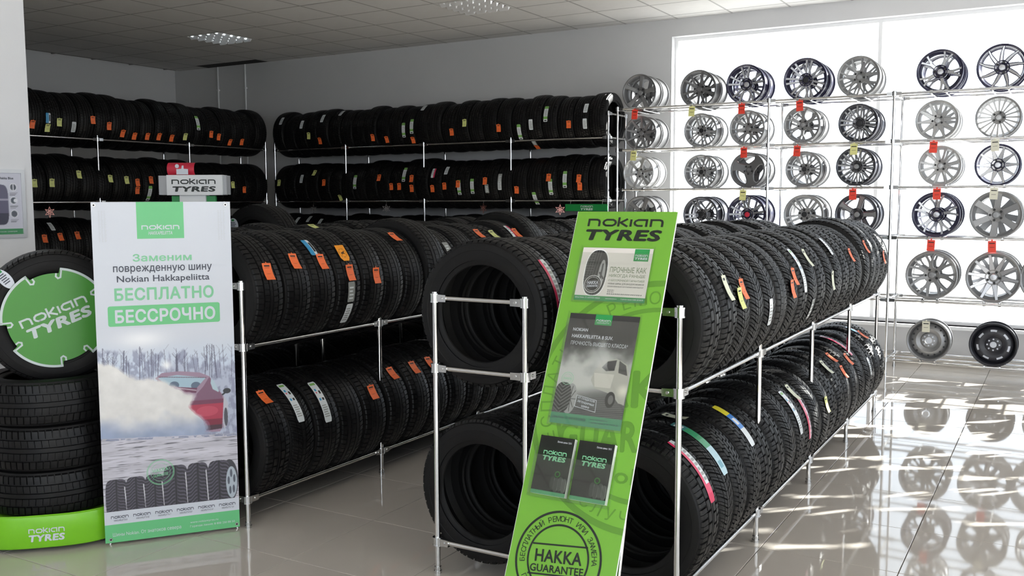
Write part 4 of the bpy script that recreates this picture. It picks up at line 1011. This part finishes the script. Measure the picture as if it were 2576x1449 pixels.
tube('stand_pole', (.0, .012, 1.60), (.29, .05, .80), ban, .005); tube('stand_pole', (.572, .012, 1.60), (.29, .05, .80), ban, .005)
tube('stand_pole', (.008, .012, .0), (.29, .05, .80), ban, .006); tube('stand_pole', (.584, .012, .0), (.29, .05, .80), ban, .006)
tube('stand_pole', (.29, .05, .80), (.29, .30, .004), ban, .006)

# ------------------------------------------------------------------ display stands: lime base, lying tyres, upright tyre
def base_outline(a, n=64, p=3.0):
    out = []
    for i in range(n):
        t = 2 * math.pi * i / n; c, s = math.cos(t), math.sin(t)
        out.append((a * math.copysign(abs(c) ** (2 / p), c), a * math.copysign(abs(s) ** (2 / p), s)))
    return out
def lime_base(parent, a=.345):
    k = MB(); rings = [(a * .985, .02), (a, .028), (a, .150), (a * .99, .166), (a * .965, .172), (a * .86, .150), (.02, .150)]
    ol = [base_outline(r) for r, z in rings]; n = 64
    for (r, z), o_ in zip(rings, ol): k.v += [(x, y, z) for x, y in o_]
    for i in range(len(rings) - 1):
        for j in range(n): q = (j + 1) % n; k.f.append([i * n + j, i * n + q, (i + 1) * n + q, (i + 1) * n + j]); k.m.append(0); k.c.append(None)
    o = link('base', k.mesh('base', M_LIME, 40), parent)
    k = MB(); k.cyl((0, 0, 0), (0, 0, .024), .016, 12); me = k.mesh('foot', M_DARK, 40)
    for sx in (-1, 1):
        for sy in (-1, 1): link('foot', me, parent, (sx * a * .68, sy * a * .68, 0))
STX, STY, SANG = -4.225, 2.775, R_(45)          # first stand; its front looks along (sin, -cos)
std = tag(empty('display_base', (STX, STY, 0), (0, 0, SANG)), 'lime green plastic display base carrying a stack of tyres', 'display stand')
lime_base(std)
# lettering on the curved front: wrap a flat wordmark round the outline
def wrap(o, a):
    for v in o.data.vertices:
        x = v.co.x; t = abs(x) / a; y = -a * (1 - min(.999, t) ** 3) ** (1 / 3.); v.co.y = y - .0015 + (v.co.y + .4)
for nm in (1,):
    before = set(bpy.data.objects)
    logo(-.060, .092, .092, .118, M_WHITEP, std, .4, tyres=(-.060, .092, .052, .085))
    for o in set(bpy.data.objects) - before: wrap(o, .345)
def lying(x, y, z, label, R=.318, W=.21, pat=0):
    return make_tyre((x, y, z + W / 2), (R_(90), 0, random.uniform(0, 6.28)), R, W, pat, label, 'tyres stacked on display stands')
for i in range(3):
    lying(STX + (.0, .006, -.004)[i], STY + (0, .004, -.004)[i], .1515 + i * .2115, 'black tyre lying flat on lime base, %s of the stack' % ['bottom', 'middle', 'top'][i], pat=0)
UPN = R_(62)                                     # the upright tyre's face looks along (sin, -cos)
up = make_tyre((STX + .035, STY + .0, .1515 + 3 * .2115 + .272), (0, 0, UPN), .318, .215, 3, 'upright tyre with green disc on top of the stack behind the banner', 'upright tyres on display stands', spin=0.)
# notched green disc in its opening
def disc(parent, yoff):
    arcs = [(35, 84), (121, 185), (217, 275), (310, 365)]; ro, ri = .232, .206
    pts, n = [], 360
    def rr(dg):
        dg %= 360
        for a, b in arcs:
            if a <= dg <= b or a <= dg + 360 <= b: return ro
        return ri
    for i in range(n): t = R_(i); r = rr(i); pts.append((r * math.cos(t), r * math.sin(t)))
    d = flat('green_disc', pts, yoff, M_DISC, parent, th=.004)
    k = MB()
    for a, b in arcs:
        ring(k, 0, 0, ro - .011, ro, yoff + .0008, 40, a, b)
        for e, s in ((a, 1), (b, -1)):
            t = R_(e + s * 1.5); u = Vector((math.cos(t), math.sin(t))); tt = Vector((-u.y, u.x)) * -s
            P = [u * (ro - .002), u * (ri - .018), u * (ri - .024) + tt * .010, u * (ri - .016) + tt * .020, u * (ri - .001) + tt * .020]
            stroke(k, [(p.x, p.y) for p in P], .0075)
    k.v = [(x, -(yoff + .0008) if y == 0 else y, z) for x, y, z in k.v]
    link('disc_outline', k.mesh('disc_outline', M_OUTL), d)
    logo(-.150, .150, .012, .058, M_OUTL, d, yoff + .0012, ang=R_(21), tyres=(-.140, .150, -.052, .0), pivot=(0, 0))
    return d
disc(up, .108)
def oval_label(parent, ang, r, yoff, rx, rz, lean):
    """white oval sticker with green tab on a sidewall"""
    def E(sx, sz, d):
        out = []
        for i in range(32):
            t = 2 * math.pi * i / 32; out.append((rx * sx * math.cos(t), rz * sz * math.sin(t)))
        return out
    m = Matrix.Rotation(-R_(ang), 4, 'Y') @ Matrix.Translation((r, 0, 0)) @ Matrix.Rotation(R_(lean), 4, 'Y')
    k = MB(); k.prism(E(1, 1, 0), -yoff - .001, -yoff)
    o = link('oval_label', k.mesh('oval_label', M_WHITEP), parent, mw=m)
    flat('green_tab', rect(-.012, .012, rz * .62, rz * .86), yoff + .0016, M_GREEN2, o)
    k = MB()
    for i in range(5): k.box((-rx * .6, -yoff - .0016, rz * (.4 - i * .2)), (rx * .6 * (1 if i % 2 else .7), -yoff - .0012, rz * (.4 - i * .2) + .005))
    link('label_print', k.mesh('label_print', M_SLATE), o)
oval_label(up, 137, .275, .101, .026, .052, 100)
# second stand behind the banner: column with header box, and a stack with an upright tyre
SX2, SY2 = -5.02, 4.80
hs = tag(empty('header_stand', (-5.17, 4.50, 0), (0, 0, R_(30.3))), 'white header sign on a column behind the banner', 'sign stand')
flat_base = box_obj('foot_plate', (-.16, -.14, 0), (.16, .14, .02), M_WHITE, hs, bevel=.004)
box_obj('column', (-.09, -.02, .02), (.09, .06, 1.645), M_WHITE, hs, bevel=.003)
for s in (-1, 1): box_obj('green_side', (s * .09 if s > 0 else -.15, .0, .4), (.15 if s > 0 else -.09, .03, 1.64), M_GREEN2, hs)
hb = box_obj('header_box', (-.165, -.05, 1.645), (.215, .07, 1.782), M_WHITE, hs, bevel=.003)
box_obj('side_cap', (-.225, -.03, 1.648), (-.165, .06, 1.778), mat('grey_plastic', (.45, .46, .48), .35), hb); box_obj('side_cap', (.215, -.03, 1.648), (.238, .06, 1.778), mat('grey_plastic', (0, 0, 0)), hb)
logo(-.13, .17, 1.720, 1.758, M_BLACKP, hb, .051, tyres=(-.125, .17, 1.668, 1.705))
k = MB(); n = 14; vs = []
for i in range(n + 1):
    t = R_(-80 + 170 * i / n); vs += [(-.165, -.045 * math.cos(t) + .012, 1.822 + .045 * math.sin(t)), (.02, -.045 * math.cos(t) + .012, 1.822 + .045 * math.sin(t))]
k.add(vs, [(2 * i, 2 * i + 1, 2 * i + 3, 2 * i + 2) for i in range(n)])
rc = link('promo_card', k.mesh('promo_card', M_RED, 40), None, (-5.17, 4.50, 0), (0, 0, R_(30.3))); tag(rc, 'curled red promotional card on top of the white header sign', 'card')
k = MB(); k.v = []
pts = [(-.10, 1.786), (-.02, 1.786), (-.02, 1.822), (-.05, 1.824), (-.05, 1.846), (-.062, 1.846), (-.066, 1.824), (-.10, 1.822)]
k.add([(x, -.0345, z) for x, z in pts], [tuple(range(len(pts)))]); link('thumb_print', k.mesh('thumb_print', M_WHITEP), rc)
k = MB(); k.lathe([(0, 0), (.014, 0)], 16); k.v = [(x - .095, -.0346, z + 1.842) for x, y, z in k.v]; link('round_print', k.mesh('round_print', M_WHITEP), rc)
st2 = tag(empty('display_base', (SX2 + .06, SY2 + .12, 0), (0, 0, R_(35))), 'lime display base hidden low behind the banner and rack', 'display stand'); lime_base(st2, .35)
for i in range(4):
    lying(SX2 + .06, SY2 + .12, .1515 + i * .2065, 'black tyre lying flat in the rear stack, %s from floor' % ORD[i], R=.30, W=.205)
UPA, UPR = 139, .232
up2 = make_tyre((SX2 + .06, SY2 + .12, .1515 + 4 * .2065 + .298), (0, 0, R_(2)), .308, .205, 3, 'upright tyre with white oval label behind the banner top edge', 'upright tyres on display stands')
oval_label(up2, UPA, UPR, .101, .050, .058, UPA)

# ------------------------------------------------------------------ lime guarantee board on an easel
LN = R_(24.2); BLEN = 1.562 / math.cos(LN)
BOT = Vector((-1.462, 2.95 - BLEN * math.sin(LN), 0))
bd = tag(empty('guarantee_board', BOT, (-LN, 0, 0)), 'tall lime green leaning board with posters and brochures', 'display board')
BDW = .363
def V(v): return BLEN - v                        # distance down from the top edge -> local height
flat('panel', rect(0, BDW, .012, BLEN), .0, M_LIMEBD, bd, th=.006)
for e in ((-.0012, 0), (BDW, BDW + .0012)): box_obj('edge_strip', (e[0], 0, .012), (e[1], .006, BLEN), M_WHITE, bd)
tube('rear_leg', (.06, .012, BLEN - .12), (.06, .20, BLEN - 1.30), bd, .007); tube('rear_leg', (.30, .012, BLEN - .12), (.30, .20, BLEN - 1.30), bd, .007)
before = set(bpy.data.objects)
wc = (.372, V(.645))
k = MB(); ring(k, *wc, .385, .405, .0006, 90); ring(k, *wc, .298, .313, .0006, 90); link('watermark_rings', k.mesh('watermark_rings', M_LIMEDK), bd)
arc_text('БЕСПЛАТНЫЙ РЕМОНТ ИЛИ ЗАМЕНА', *wc, .325, .060, M_LIMEDK, bd, .0006, mid=100, spread=225)
arc_text('ПРИ СЛУЧАЙНОМ', *wc, .375, .055, M_LIMEDK, bd, .0006, mid=-100, spread=90, inside=True)
fit_text('HAKKA', .09, .62, V(.66), V(.54), M_LIMEDK, bd, .0006, bold=.03, ang=.10); fit_text('GUARANTEE', .09, .66, V(.80), V(.70), M_LIMEDK, bd, .0006, bold=.03, ang=.10)
fit_text('nokian', .26, .50, V(.90), V(.85), M_LIMEDK, bd, .0006, bold=.01)
for o in set(bpy.data.objects) - before: clip_x(o, 0, BDW); o.name = 'watermark' if 'letter' in o.name else o.name
logo(.046, .321, V(.055), V(.021), M_BLACKP, bd, .0012, tyres=(.045, .321, V(.107), V(.066)))
# guarantee stamp
sc_ = (.168, V(1.155)); k = MB(); ring(k, *sc_, .139, .146, .0012, 80); ring(k, *sc_, .099, .105, .0012, 80); link('stamp_rings', k.mesh('stamp_rings', M_BLACKP), bd)
arc_text('БЕСПЛАТНЫЙ РЕМОНТ ИЛИ ЗАМЕНА', *sc_, .113, .0235, M_BLACKP, bd, .0012, mid=97, spread=186)
arc_text('ПРИ СЛУЧАЙНОМ ПОВРЕЖДЕНИИ', *sc_, .131, .0235, M_BLACKP, bd, .0012, mid=-86, spread=120, inside=True)
for t0 in (.043, -.047):
    a = [(sc_[0] - .093, sc_[1] + t0 - .010), (sc_[0] + .093, sc_[1] + t0 + .008)]; k = MB(); stroke(k, a, .005); k.v = [(x, -.0012, z) for x, y, z in k.v]; link('stamp_bar', k.mesh('stamp_bar', M_BLACKP), bd)
fit_text('HAKKA', sc_[0] - .078, sc_[0] + .080, sc_[1] - .012, sc_[1] + .026, M_BLACKP, bd, .0012, bold=.02, ang=.085)
fit_text('GUARANTEE', sc_[0] - .088, sc_[0] + .092, sc_[1] - .042, sc_[1] - .019, M_BLACKP, bd, .0012, bold=.02, ang=.085)
# landscape poster in a clear holder
def holder(x0, x1, z0, z1, dp):
    k = MB(); k.box((x0 - .004, -dp, z0 - .006), (x1 + .004, -dp + .0015, z1 - .02)); k.box((x0 - .006, -dp, z0 - .006), (x0 - .004, -.001, z1 + .006)); k.box((x1 + .004, -dp, z0 - .006), (x1 + .006, -.001, z1 + .006)); k.box((x0 - .006, -dp, z0 - .008), (x1 + .006, -.001, z0 - .006))
    return link('clear_holder', k.mesh('clear_holder', M_ACRYL), bd)
def poster1(I, X, Z):
    I[:] = (.86, .84, .82)
    v = V(Z)
    paint(I, v > .305, (.22, .55, .32))
    cx, cv = .112, .223
    m = (np.abs((X - cx) / .040) ** 2.6 + np.abs((v - cv) / .080) ** 2.6) < 1; paint(I, (np.abs((X - cx) / .043) ** 2.6 + np.abs((v - cv) / .083) ** 2.6) < 1, (.95, .95, .95)); paint(I, m, (.20, .20, .20))
    paint(I, m & (np.abs(np.sin((X - cx) * 330 + (v - cv) * 40)) < .2) & (X < cx + .012), (.42, .42, .42)); paint(I, m & (np.sin(v * 700) > .8) & (X < cx - .01), (.36, .36, .36))
    paint(I, ((X - cx - .022) / .012) ** 2 + ((v - cv - .004) / .050) ** 2 < 1, (.62, .62, .62)); paint(I, seg(X, v, (cx + .022, cv - .03), (cx + .020, cv + .03), .003) | seg(X, v, (cx + .015, cv), (cx + .03, cv + .02), .003), (.30, .30, .30))
    q = np.hypot(X - .109, v - .264); paint(I, q < .031, (.92, .92, .92)); paint(I, q < .029, (.12, .12, .12)); paint(I, (q < .025) & (q > .0238), (.92, .92, .92)); paint(I, (np.abs(v - .264) < .012) & (np.abs(X - .109) < .021), (.18, .18, .18))
    for z0, x0, x1 in ((.283, .165, .19), (.289, .165, .19), (.296, .165, .29)): paint(I, (np.abs(v - z0) < .0014) & (X > x0) & (X < x1) & (np.sin(X * 900) > -.5), (.35, .35, .35))
p1 = raster('landscape_poster', poster1, .050, .304, V(.322), V(.134), 190, 140, .004, bd, M_GLOSSP)
flat('green_block', rect(.240, .292, V(.179), V(.136)), .0046, M_GREEN2, p1)
logo(.244, .288, V(.163), V(.155), M_WHITEP, p1, .0052, tyres=(.244, .288, V(.174), V(.166)))
fit_text('ПРОЧНЫЕ КАК', .163, .292, V(.221), V(.201), mat('olive_print', s2l((.42, .50, .36)), .4), p1, .0046); fit_text('НИКОГДА РАНЬШЕ', .163, .292, V(.239), V(.226), MATS['olive_print'], p1, .0046)
fit_text('С БЕССРОЧНОЙ ГАРАНТИЕЙ', .164, .291, V(.252), V(.243), MATS['olive_print'], p1, .0046); fit_text('НОВЫЕ ШИНЫ ДЛЯ ВНЕДОРОЖНИКОВ', .165, .292, V(.264), V(.257), M_BLACKP, p1, .0046)
fit_text('NOKIAN HAKKA BLACK SUV И NOKIAN HAKKA BLUE SUV', .165, .292, V(.2725), V(.2675), M_BLACKP, p1, .0046)
fit_text('HAKKA', .090, .129, V(.265), V(.253), M_WHITEP, p1, .0046, bold=.02, ang=.05); fit_text('GUARANTEE', .090, .129, V(.275), V(.267), M_WHITEP, p1, .0046, bold=.02, ang=.05)
fit_text('Шины Nokian. От знатоков севера', .054, .145, V(.316), V(.309), M_WHITEP, p1, .0046); fit_text('www.nokiantyres.ru', .165, .205, V(.316), V(.310), M_WHITEP, p1, .0046); fit_text('Горячая линия: 8 800 250 88 50', .220, .298, V(.316), V(.310), M_WHITEP, p1, .0046)
holder(.050, .304, V(.322), V(.134), .012)
def poster2(I, X, Z):
    v = V(Z); t = sm(.47, .62, v + .05 * (fbm(X * 20, v * 20, 3) - .5)); f = fbm(X * 16 + 3, v * 16, 12)
    I[:] = .19 + .03 * f[..., None]
    sk = sm(.44, .54, v + .10 * (f - .5)) * sm(.70, .62, v - .02); paint(I, .95 * sk, (.80, .80, .79)); paint(I, .6 * sk * sm(.45, .7, f), (.62, .62, .62))
    paint(I, sm(.600, .66, v + .22 * (X - .17)) * .92, (.30, .30, .30)); paint(I, .45 * (sm(.62, .66, v) * (np.sin(v * 900 + X * 140) > .55)), (.5, .5, .5))
    # car seen from the front
    paint(I, inpoly(X, v, [(.175, .56), (.195, .525), (.245, .512), (.285, .53), (.297, .57), (.296, .66), (.275, .655), (.25, .63), (.185, .615), (.168, .59)]), (.70, .69, .66))
    paint(I, inpoly(X, v, [(.198, .545), (.215, .524), (.246, .517), (.243, .552), (.215, .556)]), (.22, .22, .23)); paint(I, inpoly(X, v, [(.255, .518), (.28, .532), (.29, .565), (.258, .558)]), (.28, .28, .28))
    paint(I, .6 * inpoly(X, v, [(.175, .565), (.245, .565), (.24, .61), (.185, .61)]), (.86, .85, .82)); paint(I, ((X - .246) / .017) ** 2 + ((v - .647) / .026) ** 2 < 1, (.14, .14, .14)); paint(I, ((X - .248) / .009) ** 2 + ((v - .647) / .015) ** 2 < 1, (.40, .40, .40))
    paint(I, .8 * sm(.03, .0, np.hypot(X - .285, v - .615)), (.93, .92, .86)); paint(I, .7 * sm(.05, .0, np.hypot(X - .20, v - .53)) * (f > .45), (.84, .84, .84))
    # big tyre bottom left
    m = (np.abs((X - .078) / .030) ** 2.6 + np.abs((v - .655) / .050) ** 2.6) < 1; paint(I, ((X - .106) / .024) ** 2 + ((v - .657) / .050) ** 2 < 1, (.62, .62, .62)); 
    for t_ in range(9): an = 2 * math.pi * t_ / 9; paint(I, seg(X, v, (.107, .657), (.107 + .019 * math.cos(an), .657 + .042 * math.sin(an)), .0012), (.25, .25, .25))
    paint(I, m, (.16, .16, .16)); paint(I, m & (np.sin((v - .655) * 520 + np.abs(X - .074) * 420) > .35), (.42, .42, .42))
    paint(I, v > .706, (.30, .56, .42))
p2 = raster('portrait_poster', poster2, .050, .299, V(.741), V(.369), 180, 270, .004, bd, M_GLOSSP)
flat('green_block', rect(.144, .204, V(.405), V(.369)), .0046, M_GREEN2, p2); logo(.149, .199, V(.393), V(.385), M_WHITEP, p2, .0052); fit_text('HAKKAPELIITTA', .152, .196, V(.400), V(.395), M_WHITEP, p2, .0052)
fit_text('NOKIAN', .071, .125, V(.430), V(.419), M_WHITEP, p2, .0046, bold=.02); fit_text('HAKKAPELIITTA 8 SUV.', .071, .219, V(.453), V(.441), M_WHITEP, p2, .0046, bold=.02); fit_text('ПРОЧНОСТЬ ВЫСШЕГО КЛАССА*', .072, .275, V(.477), V(.464), M_WHITEP, p2, .0046)
k = MB(); stroke(k, [(.130, V(.643)), (.201, V(.654)), (.203, V(.692)), (.128, V(.680)), (.130, V(.643)), (.150, V(.646))], .0016); k.v = [(x, -.0046, z) for x, y, z in k.v]; link('text_frame', k.mesh('text_frame', M_WHITEP), p2)
fit_text('ОТ СОЗДАТЕЛЯ', .135, .196, V(.659), V(.651), M_WHITEP, p2, .0046, bold=.02, ang=-.15); fit_text('ЛЕГЕНДАРНЫХ', .135, .196, V(.671), V(.663), M_WHITEP, p2, .0046, bold=.02, ang=-.15); fit_text('ШИН!', .152, .180, V(.682), V(.675), M_WHITEP, p2, .0046, bold=.02, ang=-.15)
k = MB(); ring(k, .085, V(.592), .020, .0212, .0046, 32); ring(k, .085, V(.592), .014, .0147, .0046, 32); link('stamp_rings', k.mesh('stamp_rings', M_GREENT), p2); fit_text('HAKKA', .072, .099, V(.596), V(.588), M_GREENT, p2, .0046)
fit_text('Шины Nokian. От знатоков севера', .055, .175, V(.727), V(.714), M_SLATE, p2, .0046); fit_text('www.nokiantyres.ru', .190, .250, V(.720), V(.713), M_SLATE, p2, .0046); fit_text('Горячая линия: 8 800 250 88 50', .190, .288, V(.730), V(.723), M_SLATE, p2, .0046)
holder(.050, .299, V(.741), V(.369), .012)
# two brochure pockets, each with a thick pile of brochures
def cover(x0, v0):
    def fn(I, X, Z):
        v = V(Z) - v0; x = X - x0; I[:] = .07 + .05 * fbm(X * 60, Z * 60, 8)[..., None]; I[..., 1] += .02 + .05 * sm(.12, .06, v) * sm(.03, .06, v)
        for i in range(4):
            m = (np.abs((x - .070 - i * .0135) / .008) ** 3 + np.abs((v - .145 - .004 * (i % 2)) / .022) ** 3) < 1; paint(I, m, (.20 + .03 * i, .22 + .03 * i, .20 + .03 * i)); paint(I, m & (x - .070 - i * .0135 > .005), (.45, .47, .45))
        paint(I, (np.abs(np.hypot(x - .083, v - .116) - .008) < .0016), (.22, .48, .20)); paint(I, v > .172, (.32, .60, .42))
    return fn
for i, x0 in enumerate((.041, .178)):
    pile = tag(empty('brochure', (0, 0, 0)), 'dark brochures in %s clear pocket of the lime board' % ('the left' if i == 0 else 'the right'), 'brochure', 'brochure piles on the lime board')
    pile.matrix_world = Matrix.Translation(BOT) @ Matrix.Rotation(-LN, 4, 'X')
    for j in range(6): box_obj('page_block', (x0, -.006 - j * .0032, V(.972)), (x0 + .121, -.0034 - j * .0032, V(.788)), M_WHITE, pile)
    raster('cover', cover(x0, .788), x0, x0 + .121, V(.972), V(.788), 100, 150, .0226, pile, M_GLOSSP)
    logo(x0 + .020, x0 + .102, V(.846), V(.832), M_GREENT, pile, .0232, tyres=(x0 + .020, x0 + .102, V(.866), V(.850)))
    fit_text('Летние шины / 2015', x0 + .062, x0 + .112, V(.806), V(.800), M_WHITEP, pile, .0232)
    holder(x0 - .003, x0 + .124, V(.975), V(.83), .028)

# ------------------------------------------------------------------ framed poster on the partition
fr = tag(empty('framed_poster', (-5.5, 3.486, 1.386), (0, 0, R_(90))), 'framed white poster with green strip on the white partition', 'poster')
FW, FH = .62, .412
for a, b in ((rect(-FW, 0, 0, .022), 0), (rect(-FW, 0, FH - .022, FH), 0), (rect(-FW, -FW + .022, .022, FH - .022), 0), (rect(-.022, 0, .022, FH - .022), 0)): flat('frame_bar', a, .014, M_CAST if False else mat('silver_frame', (.68, .69, .71), .35, .6), fr, th=.0138)
def wallposter(I, X, Z):
    I[:] = (.83, .83, .88); z = Z; paint(I, z < .056, (.33, .60, .42))
    m = (np.abs((X + .16) / .055) ** 4 + np.abs((z - .20) / .12) ** 4) < 1; paint(I, m, (.42, .41, .50)); paint(I, m & (z < .15), (.30, .30, .36)); paint(I, m & (np.abs(z - .23) < .006), (.66, .64, .72))
    for cz in (.305, .225, .145):
        q = np.hypot(X + .072, z - cz); paint(I, q < .024, (.93, .93, .96)); paint(I, (q < .019) & ((cz != .305) | (np.abs(X + .072) > .003)), (.38, .40, .44)); paint(I, (np.hypot(X + .062, z - cz) < .011) & (cz == .225), (.93, .93, .96))
        for j in range(3): paint(I, (np.abs(z - cz + .034 + j * .007) < .0014) & (X > -.095) & (X < -.045 - .008 * j), (.45, .45, .50))
raster('poster_sheet', wallposter, -FW + .02, -.02, .02, FH - .02, 150, 100, .006, fr, M_GLOSSP)
fit_text('Nokian Hakka Blue', -.22, -.068, .352, .366, M_SLATE, fr, .0066, bold=.02)
fit_text('Шины Nokian. От знатоков севера', -.35, -.06, .034, .044, M_WHITEP, fr, .0066)

# ------------------------------------------------------------------ sign and ornaments on the tall racks
gs = tag(empty('hanging_sign', (-4.70, 9.168, 1.487)), 'dark green sign hanging from the back wall rack', 'sign')
flat('plate', rect(0, .50, 0, .075), .004, mat('sign_green', s2l((.08, .50, .24)), .4), gs, th=.004); logo(.185, .33, .040, .062, M_OUTL, gs, .0048, tyres=(.185, .33, .008, .032))
for x in (.06, .44): tube('hook', (x, -.002, .07), (x, .012, .125), gs, .002)
def snowflake(loc, rz, m, label):
    o = tag(empty('snowflake_ornament', loc, (0, 0, rz)), label, 'ornament', 'foil snowflakes on the racks')
    k = MB()
    for i in range(6):
        a = R_(60 * i + 30); u = Vector((math.cos(a), math.sin(a))); t = Vector((-u.y, u.x))
        stroke(k, [tuple(u * .004), tuple(u * .028 + t * .010), tuple(u * .055), tuple(u * .028 - t * .010), tuple(u * .004)], .005)
    b = len(k.v); n = len(k.f)
    k.v += [(x, .002, z) for x, y, z in k.v[:b]]; k.f += [[q + b for q in reversed(f)] for f in k.f[:n]]; k.m += [0] * n; k.c += [None] * n
    link('petals', k.mesh('petals', m), o); tube('thread', (0, .002, .05), (0, .008, .082), o, .0008)
snowflake((-8.325, 9.17, 1.50), 0, M_ORNS, 'foil snowflake at the left end of the back rack')
snowflake((-7.152, 9.17, 1.51), .3, M_ORNS, 'silver foil snowflake, second along the back rack')
snowflake((-5.756, 9.17, 1.515), -.2, M_ORN, 'reddish foil snowflake, third along the back rack')
snowflake((-4.767, 9.17, 1.50), .5, M_ORN, 'foil snowflake beside the hanging green sign')
snowflake((-8.93, 5.925, 1.50), R_(90), M_ORN, 'red foil snowflake under the left tall rack rail')
